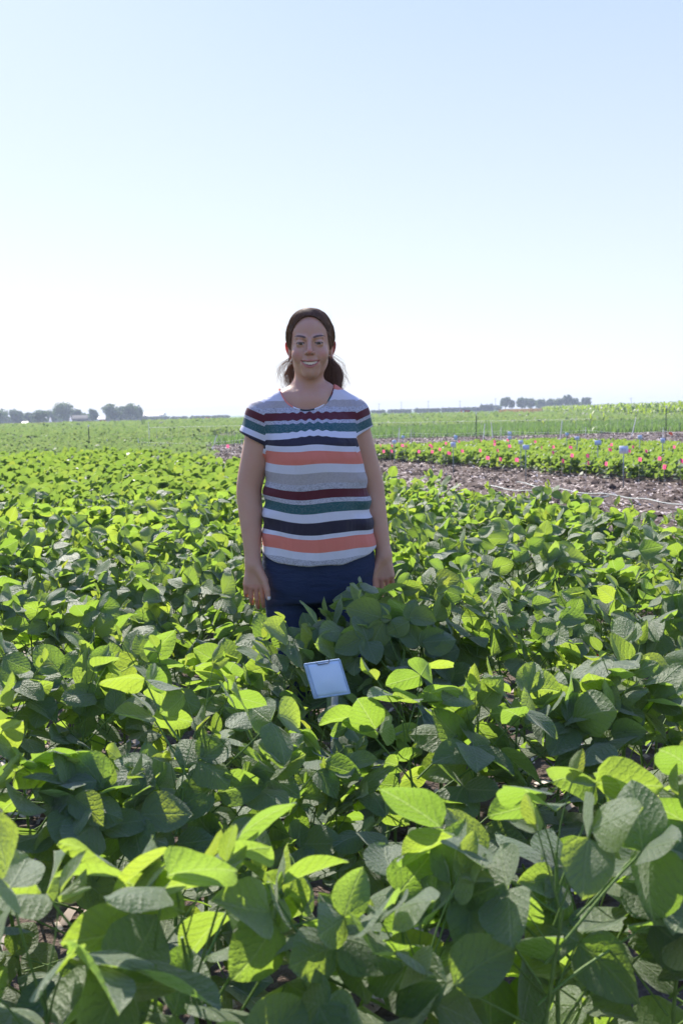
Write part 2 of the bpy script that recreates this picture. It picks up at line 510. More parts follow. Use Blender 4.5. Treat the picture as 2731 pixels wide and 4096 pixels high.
from collections import defaultdict
bucket = defaultdict(list)
for i, (d, x, y, k, s) in enumerate(NEAR):
    bucket[plant_label(i, x, y, k, None)].append((x, i, y, k, s, d))
ORD = ['first', 'second', 'third', 'fourth', 'fifth', 'sixth', 'seventh', 'eighth', 'ninth', 'tenth', 'eleventh', 'twelfth', 'thirteenth', 'fourteenth', 'fifteenth', 'sixteenth', 'seventeenth', 'eighteenth', 'nineteenth', 'twentieth', 'last', 'last', 'last', 'last', 'last', 'last']
for lab, lst in bucket.items():
    lst.sort()
    for j, (x, i, y, k, s, d) in enumerate(lst):
        sc = rnd.uniform(.99, 1.14) if k == 0 else rnd.uniform(.92, 1.08)
        if k == -1: sc, k = .70 + rnd.uniform(0, .04), 1
        if k == 2 and 820 < proj(x, y, .6)[0] < 1130: sc = .83
        if 2.95 < y < 3.3 and abs(x - WOMAN[0]) < .34: sc = (.80 if x < -.25 or x > .2 else .93 if x < -.1 else 1.0) + rnd.uniform(0, .06)
        if k == 1 and sc > .8 and 1120 < proj(x, y, .6)[0] < 1520: sc = .80
        o = build_plant(1000 + i * 7, (x, y, 0), rnd.uniform(0, 6.28), sc)
        full = lab if len(lst) == 1 else lab + f', {ORD[j]} from the left'
        tag(o, full, 'plant', 'soybean plants in the rows of the near plot')

# ---- the farther plants of the plot and those beside the view: one mass
TPL8 = [leaflet_arrays(3, 3, 800 + q, fold=.25, droop=.2, wav=.04, W=.5)[:3] for q in range(3)]
def leaf_mass(name, P, Hh, n_each, size, rad, mat, tpl=None, seed=5, zlow=.25, upper=.6, yng=.04):
    """P (n,2) plant positions -> leaflets scattered as they sit on such plants"""
    g = np.random.default_rng(seed)
    tpl = tpl or [leaflet_arrays(3, 5, 500 + q, fold=f_, droop=d_, wav=.03)[:3] for q, (f_, d_) in enumerate([(.2, .1), (.1, .3), (.35, .2), (.15, .05)])]
    N = len(P) * n_each
    base = np.repeat(P, n_each, 0)
    hh = np.repeat(Hh, n_each)
    f = g.random(N) ** upper
    ang = g.uniform(0, 2 * np.pi, N); rr = rad * np.sqrt(g.random(N)) * (1.05 - .35 * f)
    al, ac = rr * np.cos(ang), rr * np.sin(ang) * .62; ang = ang + R(24)
    pos = np.stack([base[:, 0] + al * CA - ac * SA, base[:, 1] + al * SA + ac * CA, hh * (zlow + (1 - zlow) * f)], -1)
    pos[:, 2] += terrain(pos[:, 0], pos[:, 1])
    az = ang + g.normal(0, 1.0, N)
    S = g.uniform(size[0], size[1], N)
    w = (.25 + .65 * np.clip((f - .25) / .5, 0, 1))[:, None]
    Z = np.array([0, 0, 1.]) * (1 - w) + np.array(SUNV) * w + g.normal(0, .38, (N, 3))
    Z /= np.linalg.norm(Z, axis=1)[:, None]
    pitch = g.normal(np.where(f > .5, .25, -.25), .35)
    X = np.stack([np.cos(az) * np.cos(pitch), np.sin(az) * np.cos(pitch), np.sin(pitch)], -1)
    X -= Z * (X * Z).sum(1)[:, None]
    X /= np.linalg.norm(X, axis=1)[:, None] + 1e-6
    Y = np.cross(Z, X)
    tint = g.random(N) * .85; tint[g.random(N) < yng] = 1.0
    which = g.integers(0, len(tpl), N)
    Vs, Fs, T, UV = [], [], [], []; off = 0
    for q, (p, F, uv) in enumerate(tpl):
        m = which == q; n = m.sum()
        if not n: continue
        V = pos[m][:, None] + S[m][:, None, None] * (p[None, :, 0:1] * X[m][:, None] + p[None, :, 1:2] * Y[m][:, None] + p[None, :, 2:3] * Z[m][:, None])
        k = len(p)
        Vs.append(V.reshape(-1, 3)); Fs.append((F[None] + (np.arange(n) * k)[:, None, None]).reshape(-1, F.shape[1]) + off)
        T.append(np.repeat(tint[m], k)); UV.append(np.tile(uv, (n, 1))); off += n * k
    return link(name, mesh_np(name, np.concatenate(Vs), np.concatenate(Fs), mat, True, np.concatenate(UV), {'tint': np.concatenate(T)}))

def stalk_mass(name, P, Hh, mat, seed=3):
    g = np.random.default_rng(seed); n = len(P)
    th = np.arange(3) / 3 * 2 * np.pi
    ring = np.stack([np.cos(th), np.sin(th), 0 * th], -1)
    b = np.c_[P, terrain(P[:, 0], P[:, 1])]; top = b + np.c_[g.normal(0, .03, (n, 2)), Hh]
    V = np.concatenate([b[:, None] + ring[None] * .005, top[:, None] + ring[None] * .003], 1).reshape(-1, 3)
    F = np.array([[0, 1, 4, 3], [1, 2, 5, 4], [2, 0, 3, 5]])
    F = (F[None] + (np.arange(n) * 6)[:, None, None]).reshape(-1, 4)
    return link(name, mesh_np(name, V, F, mat))

side = [c for c in rest if c[0] < 7.5]
mid = [c for c in FARR if c[0] < 10.5]; far_ = [c for c in FARR if c[0] >= 10.5] + [c for c in rest if c[0] >= 7.5]
def pts(l): return np.array([(c[1], c[2]) for c in l])
def hs(l, a=.61, b=.72): return rg.uniform(a, b, len(l))
for lst, ne, size in ((side, 30, (.08, .115)), (mid, 34, (.08, .115)), (far_, 20, (.09, .125))):
    if not lst: continue
    o = leaf_mass('soybean_rows', pts(lst), hs(lst), ne, size, .20, M['leaf_mass'], seed=len(lst))
    tag(o, {30: 'soybean plants running on past both sides of the near rows', 34: 'soybean plants of the middle rows behind the woman',
            20: 'soybean plants of the far rows towards the wire fence'}[ne], 'soybean crop', None, 'stuff')
    o2 = stalk_mass('soybean_stalks', pts(lst), np.full(len(lst), .45), M['stem'], seed=len(lst))
    o2.parent = o
# ================================================================ BARE STRIP WITH CROP RESIDUE
def pick(n, test, lo, hi, seed):
    g = np.random.default_rng(seed); out = []
    while sum(map(len, out)) < n:
        P = g.uniform(lo, hi, (n * 3, 2)); out.append(P[test(P)])
    return np.concatenate(out)[:n]
def inview(P, extra=1.5): return (np.abs(P[:, 0]) < .36 * P[:, 1] + extra) & (P[:, 1] > 1)
def ST(P): return P[:, 0] * CA + P[:, 1] * SA, -P[:, 0] * SA + P[:, 1] * CA
FLAG_S0, FLAG_S1, FLAG_T1 = 11.9, 19.2, 26.5
M['residue'] = (lambda t: t.done(t.bsdf(t.mix(t.attr('tint'), (.20, .14, .11), (.74, .63, .55)), .8, .3)))(NT('residue'))
M['clod'] = simple('soil_clod', (.060, .044, .037), .95, .15, .4, 8, bump=.6)

def flakes(name, P, size, mat, seed, zoff=.006, tall=.25):
    """small bent chips of stalk and leaf lying on the soil"""
    g = np.random.default_rng(seed); n = len(P)
    a = g.uniform(0, 2 * np.pi, n); L = g.uniform(size[0], size[1], n); W = L * g.uniform(.18, .5, n)
    tl = g.normal(0, tall, n); rl = g.normal(0, tall, n)
    tp = np.array([[-1, -1, 0], [1, -.8, 0], [1, 1, 0], [-1, .9, 0], [0, -1, .35], [0, 1, .35]])
    x = np.stack([np.cos(a) * np.cos(tl), np.sin(a) * np.cos(tl), np.sin(tl)], -1)
    y = np.stack([-np.sin(a), np.cos(a), rl], -1); z = np.cross(x, y)
    c = np.c_[P, terrain(P[:, 0], P[:, 1]) + zoff + np.abs(tl) * L * .5 + g.random(n) * .012]
    V = c[:, None] + .5 * (tp[None, :, 0:1] * L[:, None, None] * x[:, None] + tp[None, :, 1:2] * W[:, None, None] * y[:, None] + tp[None, :, 2:3] * W[:, None, None] * z[:, None])
    F = np.array([[0, 4, 5, 3], [4, 1, 2, 5]])
    F = (F[None] + (np.arange(n) * 6)[:, None, None]).reshape(-1, 4)
    return link(name, mesh_np(name, V.reshape(-1, 3), F, mat, False, None, {'tint': np.repeat(g.random(n) ** 1.4, 6)}))

def strip(P):
    s, t = ST(P); return (s > 4.0) & (s < FLAG_S0 + .2) & inview(P) & (P[:, 1] < 42)
def headland(P):
    s, t = ST(P); return (s < FLAG_S1 + 14) & (t > FLAG_T1 - .5) & (P[:, 1] < 50) & inview(P) & (s > 2) & (P[:, 0] > -.145 * P[:, 1])
P1 = pick(36000, strip, (-8, 4), (16, 42), 1); P1 = P1[rg.random(len(P1)) < np.clip(.25 + .75 * np.sin(ST(P1)[0] * 1.7 + .6 * np.sin(ST(P1)[1])) ** 2, 0, 1)]
tag(flakes('crop_residue', P1, (.03, .095), M['residue'], 2), 'pale chopped stalk residue strewn over the bare strip between the plots', 'crop residue', None, 'stuff')
P2 = pick(6000, headland, (-6, 20), (22, 50), 3)
tag(flakes('crop_residue', P2, (.04, .14), M['residue'], 4), 'pale stalk residue on the bare ground by the white net fence', 'crop residue', None, 'stuff')
P3 = pick(3500, lambda P: (ST(P)[0] < 4.6) & inview(P, .5) & (np.hypot(*P.T) < 7), (-4, .8), (4, 7), 5)
tag(flakes('crop_residue', P3, (.02, .08), M['residue'], 6), 'bits of old stalk on the soil under the near rows', 'crop residue', None, 'stuff')

def clods(name, P, size, seed):
    g = np.random.default_rng(seed); n = len(P)
    o = np.array([[1, 0, 0], [-1, 0, 0], [0, 1, 0], [0, -1, 0], [0, 0, 1], [.7, .7, .2], [-.7, .6, .3], [-.6, -.7, .2], [.6, -.7, .25]])
    F = np.array([[4, 0, 5], [4, 5, 2], [4, 2, 6], [4, 6, 1], [4, 1, 7], [4, 7, 3], [4, 3, 8], [4, 8, 0]])
    S = g.uniform(size[0], size[1], n) * g.uniform(.5, 1, n)
    V = np.c_[P, terrain(P[:, 0], P[:, 1])][:, None] + S[:, None, None] * (o[None] * np.array([1, 1, .75]) + g.normal(0, .22, (n, 9, 3)))
    F = (F[None] + (np.arange(n) * 9)[:, None, None]).reshape(-1, 3)
    return link(name, mesh_np(name, V.reshape(-1, 3), F, M['clod'], True))
def edge_(P):
    s, t = ST(P); return (s > 4.1) & (s < 5.9 + .5 * np.sin(t)) & inview(P) & (P[:, 1] < 26)
Pc = np.concatenate([pick(2600, edge_, (-4, 4), (8, 26), 8), pick(2400, strip, (-8, 4), (16, 42), 9), pick(2500, headland, (-6, 20), (22, 50), 10)])
tag(clods('soil_clods', Pc, (.03, .11), 7), 'dark crumbly soil clods along the ends of the near rows', 'soil', None, 'stuff')

# flat drip hoses lying across the bare strip
M['hose'] = simple('drip_hose', (.26, .30, .28), .5, .5, .15, 20)
def hose(pix, label):
    Pp = [at(a, b) for a, b in pix]; fine = []
    for i in range(len(Pp) - 1):
        for q in np.linspace(0, 1, 14, endpoint=False):
            fine.append([Pp[i][j] * (1 - q) + Pp[i + 1][j] * q for j in (0, 1)])
    fine = np.array(fine + [Pp[-1]])
    k = np.ones(9) / 9; pad = np.r_[[fine[0]] * 4, fine, [fine[-1]] * 4]
    fine = np.c_[np.convolve(pad[:, 0], k, 'valid'), np.convolve(pad[:, 1], k, 'valid')]
    T = np.gradient(fine, axis=0); T /= np.linalg.norm(T, axis=1)[:, None]; N = np.c_[-T[:, 1], T[:, 0]]
    n = len(fine); z = .085 + .012 * np.sin(np.arange(n) * .23) + 0 * np.arange(n)
    w = .020
    rows = [np.c_[fine + N * w, z], np.c_[fine, z + .009], np.c_[fine - N * w, z], np.c_[fine, z - .004]]
    V = np.stack(rows, 1).reshape(-1, 3); F = []
    for i in range(n - 1):
        for j in range(4):
            k_ = (j + 1) % 4; F.append([i * 4 + j, i * 4 + k_, (i + 1) * 4 + k_, (i + 1) * 4 + j])
    tag(link('drip_hose', mesh_np('drip_hose', V, F, M['hose'])), label, 'hose', 'drip hoses on the bare strip')
hose([(2060, 1948), (2120, 1960), (2190, 1975), (2290, 1988), (2380, 2000), (2480, 2008), (2560, 2022), (2640, 2034), (2790, 2050)], 'flat grey drip hose lying farther from the near rows on the bare strip')
hose([(1940, 1963), (2010, 1975), (2090, 1986), (2200, 1992), (2280, 2006), (2370, 2011), (2440, 2010)], 'flat grey drip hose lying closer to the near rows, joining the other')

# ================================================================ THE FLAGGED PLOT
def flagplot(P):
    s, t = ST(P)
    return (s > FLAG_S0 + .15 * np.sin(t * 3)) & (s < FLAG_S1) & (t < FLAG_T1) & inview(P, 1) & (P[:, 1] > 12)
Pf = pick(2700, flagplot, (-3, 12), (16, 36), 21)
s_, t_ = ST(Pf); t_ = np.round(t_ / .5) * .5 + rg.normal(0, .06, len(t_)); Pf = np.stack(xy(s_, t_), -1)
o = leaf_mass('young_soybeans', Pf, rg.uniform(.26, .36, len(Pf)), 12, (.085, .135), .20, M['leaf_mass'], tpl=TPL8, seed=31, zlow=.15, yng=.02)
tag(o, 'low young soybean plants of the plot full of pink flags', 'soybean crop', None, 'stuff')

M['pink'] = (lambda t: (lambda p, tr, mx: (t.set(tr.inputs[0], (.90, .16, .34)), t.t.links.new(p, mx.inputs[1]), t.t.links.new(tr.outputs[0], mx.inputs[2]), t.done(mx.outputs[0]))[-1])(t.bsdf((.85, .06, .22), .5, .4), t.node('BsdfTranslucent'), t.node('MixShader')))(NT('pink_flag'))
M['red'] = simple('red_flag', (.75, .03, .02), .5, .4, .1)
M['orange'] = simple('orange_flag', (.85, .10, .02), .5, .4, .1)
M['wire'] = simple('flag_wire', (.30, .30, .31), .4, .5, .1, 50, metallic=.8)
M['card'] = simple('plot_card', (.62, .66, .76), .5, .4, .05, 20)
M['stake'] = simple('grey_stake', (.22, .26, .30), .6, .3, .2, 30)
M['print'] = simple('card_print', (.10, .14, .30), .6, .3, .1)
def flag(x, y, top, w=.095, h=.075, mat=None, label=None, group=None, rz=None, sag=.3):
    z0 = float(terrain(x, y))
    r = random.Random(int(x * 977 + y * 131))
    root = empty('marker_flag', (x, y, z0), r.uniform(-1.3, 1.3) if rz is None else rz)
    b = MB(); lean = r.uniform(-.03, .03)
    b.tube([(0, 0, 0), (lean, 0, top)], .003, 4); b.build('wire', M['wire'], root)
    n = 5; V = []
    for i in range(n):
        q = i / (n - 1)
        dy = .02 * math.sin(q * 4 + r.uniform(0, 3)) ; dz = -sag * w * q * q * r.uniform(.5, 1.2)
        V += [(lean + w * q, dy, top + dz), (lean + w * q * .97, dy + .006, top - h + dz * .8)]
    F = [[2 * i, 2 * i + 2, 2 * i + 3, 2 * i + 1] for i in range(n - 1)]
    link('flag_cloth', mesh_np('flag_cloth', V, F, mat or M['pink']), root)
    tag(root, label, 'flag', group)
    return root
FL = [(1520, 1777), (1561, 1776), (1606, 1776), (1620, 1778), (1530, 1799), (1562, 1797), (1711, 1775), (1718, 1781), (1672, 1799), (1728, 1800), (1757, 1791), (1780, 1768), (1832, 1761), (1842, 1797),
      (1785, 1805), (1922, 1758), (1972, 1760), (1973, 1772), (1919, 1795), (1980, 1794), (1945, 1824), (1990, 1829), (2065, 1831), (2033, 1778), (2134, 1761), (2193, 1764),
      (2027, 1755), (2162, 1784), (2209, 1781), (2200, 1803), (2247, 1848 - 13), (2270, 1782), (2278, 1814), (2343, 1815), (2340, 1842), (2378, 1767), (2441, 1773), (2437, 1791), (2422, 1845), (2528, 1781),
      (2512, 1796), (2553, 1829), (2580, 1797), (2632, 1826), (2688, 1781), (2721, 1834), (2655, 1858)]
FL.sort()
marks = [(1576, 'the leftmost card'), (1611, 'the tilted blue card'), (1811, 'the low card'), (1821, 'the folded card'), (2036, 'the double card'), (2081, 'the card after the double one'), (2100, 'the bluish card'),
         (2306, 'the corn plants'), (2389, 'the dark blue card'), (2492, 'the large pale card'), (2557, 'the pale blue card'), (2648, 'the last card')]
seen_f = {}
for px, py in FL:
    x, y = at(px, py, .50)
    s_, t_ = st(x, y)
    near = min(marks, key=lambda m: abs(m[0] - px))
    side_ = 'left' if px < near[0] else 'right'
    size_ = 'front' if py > 1820 else 'back' if py < 1785 else 'middle'
    key = (side_, near[1], size_)
    seen_f.setdefault(key, []).append((px, x, y, py))
for (side_, nm, size_), l in seen_f.items():
    l.sort()
    for i, (px, x, y, py) in enumerate(l):
        extra = '' if len(l) == 1 else ', ' + (['left one', 'right one'][i] if len(l) == 2 else f'{ORD[i]} from the left')
        flag(x, y, .50, rnd.uniform(.045, .078), .064, M['pink'], f'pink flag in {size_} of young plot, {side_} of {nm}{extra}'.replace('in back', 'at back').replace('in middle', 'midway').replace('in front', 'at front'), 'pink marker flags in the young plot')
x, y = at(908, 1778, .5); flag(x, y, .50, .11, .09, M['pink'], 'lone pink flag behind the white net, left of the woman')
x, y = at(2671, 1728, .35); flag(x, y, .35, .13, .10, M['orange'], 'small orange flag beside the steel post near the right edge')
x, y = at(2361, 2640, .33); flag(x, y, .35, .042, .036, M['red'], 'little red flag half hidden among the leaves right of the woman', rz=.2)
x, y = at(168, 3340, .20); flag(x, y, .20, .03, .03, M['red'], 'tiny red flag tip deep in the leaves at the left')

def card(px, py, w, h, label, tilt=0, top=.62, mat=None, double=False, dark=False, yaw=0):
    """px, py: centre of the card in the photograph; it stands upright above the young plants"""
    x, y = at(px, py, top)
    root = empty('plot_marker', (x, y, float(terrain(x, y))), yaw)
    b = MB(); b.box((0, 0, (top - h / 2) / 2), (.016, .010, top - h / 2)); b.build('stake', M['stake'], root)
    c = M['card_dark'] if dark else M['card']
    o = MB(); o.box((0, 0, 0), (w, .006, h)); m_ = o.mesh('card', c)
    link('card', m_, root, (0, -.009, top), (R(-12), tilt, 0))
    if dark is False:
        p = MB()
        for k in range(3): p.box((0, -.0045, h * (.12 - .14 * k)), (w * (.6 - .1 * k), .002, h * .035))
        p_ = p.build('lettering', M['print'], root); p_.location = (0, -.009, top); p_.rotation_euler = (R(-12), tilt, 0)
    if double: link('card', m_, root, (.004, .004, top + h * 1.15), (R(-8), tilt * .5, 0))
    tag(root, label, 'plot marker', 'numbered plot markers in the young plot')
M['card_dark'] = simple('plot_card_blue', (.44, .53, .68), .5, .4, .1, 20)
CARDS = [(1576, 1768, .10, .085, 'pale card on a stake, the leftmost in the young plot', 0, False, False), (1611, 1748, .085, .08, 'blue tilted card beside the leftmost pale one', .15, False, True),
         (1811, 1778, .105, .10, 'pale printed card in front of the steel post, standing lower', 0, False, False), (1821, 1750, .09, .12, 'folded blue-edged card just behind the low pale card', .08, False, True),
         (2036, 1751, .09, .09, 'double card, one above the other, behind the young plants', 0, True, False), (2081, 1769, .10, .09, 'pale card right of the double one', 0, False, False), (2101, 1789, .12, .09, 'bluish card, lower than its pale neighbour', .05, False, True),
         (2265, 1737, .09, .08, 'small blue card at the back beside the wire fence', .1, False, True), (2306, 1753, .10, .085, 'pale card left of the two corn plants', 0, False, False),
         (2389, 1771, .13, .10, 'dark blue folded card in the middle of the young plot', 0, False, True), (2492, 1799, .145, .125, 'largest pale card, nearest of the young plot', .05, False, False),
         (2557, 1749, .10, .10, 'pale blue card by the leaning white post', 0, False, False), (2648, 1762, .09, .10, 'pale card near the right edge of the plot', .1, False, False)]
for (px, py, w, h, lab, tl, dbl, dk) in CARDS: card(px, py, w, h, lab, tl, .62, None, dbl, dk)

# ================================================================ FENCES
M['white_post'] = simple('white_plastic', (.78, .78, .78), .5, .4, .05, 20)
M['net'] = simple('white_net', (.75, .75, .74), .6, .3, .05, 20)
M['steel'] = simple('green_steel', (.05, .07, .06), .6, .4, .2, 20)
def net_fence(pts_, hgt, cell_x, rows, label, group=None, posts=4.0, lean=0.03, r0=.0022, post_h=1.15, name='net_fence', low=None):
    root = empty(name, (pts_[0][0], pts_[0][1], 0)); O = np.array([pts_[0][0], pts_[0][1], 0])
    P = np.array(pts_, float); seg = np.linalg.norm(np.diff(P, axis=0), axis=1); L = np.r_[0, np.cumsum(seg)]
    def on(d): return np.array([np.interp(d, L, P[:, 0]), np.interp(d, L, P[:, 1])])
    def sag(d): ph = (d % posts) / posts; return 1 - .16 * math.sin(math.pi * ph)
    net = MB(); D = np.arange(0, L[-1], cell_x)
    for d in D:
        x, y = on(d); z = float(terrain(x, y)); hh = hgt * sag(d)
        net.tube([(x - O[0], y - O[1], z), (x - O[0] + rnd.uniform(-.02, .02), y - O[1], z + hh)], r0, 3, cap=False)
    for k, q in enumerate(rows):
        line = []
        for d in np.arange(0, L[-1], max(cell_x, posts / 8)):
            x, y = on(d); line.append((x - O[0], y - O[1], float(terrain(x, y)) + hgt * sag(d) * q))
        net.tube(line, r0 * (1.5 if q == 1 else 1), 3, cap=False)
    tag(net.build('netting', M['net'], root), kind='stuff')
    for d in np.arange(0, L[-1], posts):
        x, y = on(d); z = float(terrain(x, y)); b = MB(); dx = rnd.uniform(-1, 1) * lean
        b.tube([(x - O[0], y - O[1], z), (x - O[0] + dx, y - O[1], z + post_h)], .010, 5); b.build('post', M['white_post'], root)
    tag(root, label, 'fence', group)
# low mesh right behind the flagged plot, running on behind the woman to the left
A = [at(560, 1830, 0), at(900, 1822, 0), at(1500, 1790, 0), at(1990, 1775, 0), at(2400, 1778, 0), at(2731, 1788, 0), at(2900, 1794, 0)]
net_fence(A, .50, .075, (.06, .22, .4, .6, .8, 1), 'low sagging white mesh net fence along the back of the young plot', posts=3.6, post_h=.62)
# taller electric net in front of the grass
B = [at(600, 1795, 0), at(900, 1782, 0), at(1480, 1758, 0), at(2000, 1744, 0), at(2731, 1728, 0), at(2900, 1724, 0)]
net_fence(B, .86, .34, (1,), 'tall white electric net with thin upright lines in front of the grass', posts=60, post_h=1.1, r0=.0040)
LEANERS = [(1592, 1785, 1598, 1712, 'thin white post leaning right, just beside the woman'), (848, 1805, 870, 1740, 'thin white post leaning right, left of the woman'), (423, 1800, 432, 1757, 'short white post near the steel post on the left'),
           (1931, 1765, 1938, 1695, 'white leaning post just right of the middle steel post'), (1970, 1762, 1963, 1688, 'thick white post leaning left, right of the middle steel post'), (2239, 1752, 2246, 1682, 'white leaning post left of the corn plants'), (2524, 1748, 2541, 1672, 'white post leaning far right, in front of the grass')]
for x0, y0, x1, y1, lab in LEANERS:
    x, y = at(x0, y0, 0); x2, _ = at(x0, y0, 0); hgt = (y0 - y1) / FPX * y * 1.0
    b = MB(); b.tube([(0, 0, 0), ((x1 - x0) / FPX * y, 0, hgt)], [.022, .017], 6)
    o = b.build('fence_post', M['white_post']); o.location = (x, y, 0); tag(o, lab, 'post', 'white fence posts')
for px, pb, pt, lab in ((1904, 1770, 1650, 'green steel post with a pale top right of the woman'), (2661, 1757, 1622, 'green steel post with a pale top near the right edge'), (360, 1812, 1700, 'green steel post with a pale top standing left in the field')):
    x, y = at(px, pb, 0); H_ = (pb - pt) / FPX * y
    root = empty('steel_post', (x, y, 0)); b = MB()
    b.box((0, 0, H_ * .45), (.035, .008, H_ * .9)); b.box((0, -.012, H_ * .45), (.008, .022, H_ * .9)); b.build('shaft', M['steel'], root)
    b = MB(); b.box((0, 0, H_ * .945), (.036, .010, H_ * .11)); b.box((0, -.012, H_ * .945), (.009, .024, H_ * .11)); b.build('post_top', M['white_post'], root)
    b = MB()
    for k in range(12): b.box((0, -.026, H_ * (.1 + .065 * k)), (.012, .008, .012))
    b.build('studs', M['steel'], root)
    tag(root, lab, 'post', 'steel fence posts')

# ================================================================ GRASS, FAR FIELDS, CORN
def blades(name, P, h, w, mat, seed, dens=1, lean=.35):
    g = np.random.default_rng(seed); n = len(P)
    a = g.uniform(0, 2 * np.pi, n); H = g.uniform(h[0], h[1], n); ln = g.normal(0, lean, (n, 2)) * H[:, None]
    b = np.c_[P, terrain(P[:, 0], P[:, 1])]; d = np.stack([np.cos(a), np.sin(a), 0 * a], -1) * w / 2
    m = b + np.c_[ln * .35, H * .6]; t = b + np.c_[ln, H]
    V = np.stack([b - d, b + d, m + d * .8, m - d * .8, t], 1).reshape(-1, 3)
    F4 = (np.array([[0, 1, 2, 3]])[None] + (np.arange(n) * 5)[:, None, None]).reshape(-1, 4)
    F3 = (np.array([[3, 2, 4]])[None] + (np.arange(n) * 5)[:, None, None]).reshape(-1, 3)
    return link(name, mesh_np(name, V, [F4, F3], mat, True, None, {'tint': np.repeat(g.random(n) * .85, 5)}))
M['grass'] = leaf_material('grass_blades', (.06, .12, .035), (.12, .19, .06), (.22, .36, .08), 'tint', veins=False, gloss=.55)
def poly_test(poly):
    poly = np.array(poly)
    def f(P):
        x, y = P.T; ins = np.zeros(len(P), bool); j = len(poly) - 1
        for i in range(len(poly)):
            xi, yi = poly[i]; xj, yj = poly[j]
            c = ((yi > y) != (yj > y)) & (x < (xj - xi) * (y - yi) / (yj - yi + 1e-12) + xi); ins ^= c; j = i
        return ins
    return f
GR = [at(500, 1806), at(900, 1780), at(1480, 1757), at(2080, 1744), at(2731, 1726), at(2900, 1722), at(2900, 1686), at(2500, 1696), at(2080, 1706), at(1500, 1722), at(900, 1762), at(560, 1782)]
gp = poly_test(GR); ga = np.array(GR)
Pg = pick(38000, lambda P: gp(P) , ga.min(0), ga.max(0), 41)
tag(blades('meadow_grass', Pg, (.22, .42), .05, M['grass'], 42), 'smooth strip of tall grass beyond the white net', 'grass', None, 'stuff')

def band(n, y0, y1, seed, cond=None, pw=1.0):
    g = np.random.default_rng(seed)
    y = y0 * (y1 / y0) ** (g.random(n) ** pw); x = g.uniform(-.68, .45, n) * y
    P = np.stack([x, y], -1)
    return P if cond is None else P[cond(P)]
def tracks(P):
    """two bare wheel tracks cross the field on the left"""
    x, y = P.T
    keep = np.ones(len(P), bool)
    for (a, b, w) in TR:
        d = b - a; L2 = d @ d; t = np.clip(((P - a) @ d) / L2, 0, 1)
        keep &= np.linalg.norm(P - a - t[:, None] * d, axis=1) > w
    return keep
TR = [(np.array(at(-60, 1742)), np.array(at(200, 1782)), .55), (np.array(at(600, 1722)), np.array(at(960, 1745)), .7)]
def notgrass(P):
    s, t = ST(P)
    return ~gp(P) & ((t > 21.0) | (s > FLAG_S1)) & ~((P[:, 1] < 62) & (P[:, 0] > -.134 * P[:, 1])) & tracks(P)
# soybeans between about 30 and 240 m: leaves get larger clumps as they recede
tplf = TPL8
for (n, y0, y1, size, ne, rad, lab, sd_) in ((8000, 22, 60, (.10, .17), 9, .28, 'soybean field beyond the near plot on the left', 51), (11500, 60, 130, (.18, .34), 5, .5, 'soybean field running away behind the grass strip', 52),
                                      (10500, 130, 300, (.45, .9), 3, 1.1, 'far soybean field below the tree line', 53)):
    Pb = band(n, y0, y1, sd_, notgrass)
    # drilled in rows
    s_, t_ = ST(Pb); t_ = np.round(t_ / .76) * .76 + rg.normal(0, .09, len(t_)); Pb = np.stack(xy(s_, t_), -1)
    o = leaf_mass('soybean_field', Pb, rg.uniform(.30, .42, len(Pb)), ne, size, rad, M['far_leaf'], tpl=tplf, seed=sd_, zlow=.3, yng=.0)
    tag(o, lab, 'soybean crop', None, 'stuff')

# corn on the right: a block whose edge runs away to the left
CORN = [at_d(3150, 92), at_d(2731, 100), at_d(2450, 135), at_d(2170, 215), at_d(2190, 330), at_d(2900, 330), at_d(3250, 200)]
cp_ = poly_test(CORN); ca_ = np.array(CORN)
M['corn'] = leaf_material('corn_leaf', (.08, .17, .02), (.14, .25, .035), (.42, .56, .04), 'tint', veins=False, gloss=.5)
def corn_mass(name, P, H, seed, nl=7):
    g = np.random.default_rng(seed); n = len(P); N = n * nl
    base = np.repeat(np.c_[P, terrain(P[:, 0], P[:, 1])], nl, 0); hh = np.repeat(g.uniform(H[0], H[1], n), nl)
    f = np.tile((np.arange(nl) + .7) / nl, n); a = g.uniform(0, 2 * np.pi, N)
    st_ = base + np.c_[np.zeros((N, 2)), hh * f * .72]; L = hh * g.uniform(.30, .42, N)
    d = np.stack([np.cos(a), np.sin(a), 0 * a], -1); sdv = np.stack([-np.sin(a), np.cos(a), 0 * a], -1)
    w = .08 + .05 * g.random(N)
    pts_ = []
    for q, (fx, fz, ww) in enumerate(((0, 0, .6), (.35, .42, 1), (.72, .55, .8), (1.0, .35, .05))):
        c = st_ + d * (L * fx)[:, None] + np.array([0, 0, 1.]) * (L * fz * (1 + .5 * f))[:, None]
        pts_ += [c - sdv * (w * ww)[:, None], c + sdv * (w * ww)[:, None]]
    V = np.stack(pts_, 1).reshape(-1, 3)
    F = np.array([[0, 1, 3, 2], [2, 3, 5, 4], [4, 5, 7, 6]]); F = (F[None] + (np.arange(N) * 8)[:, None, None]).reshape(-1, 4)
    return mesh_np(name, V, F, M['corn'], True, None, {'tint': np.repeat(g.random(N) * .85, 8)})
Pk = pick(5200, lambda P: cp_(P) & (np.abs(P[:, 0]) < .40 * P[:, 1]), ca_.min(0), ca_.max(0), 61)
Pk = Pk[np.argsort(np.hypot(Pk[:, 0], Pk[:, 1]))]
me = corn_mass('corn_field', Pk, (1.55, 1.9), 62, 5)
tag(link('corn_field', me), 'bright green corn standing tall along the right horizon', 'corn crop', None, 'stuff')
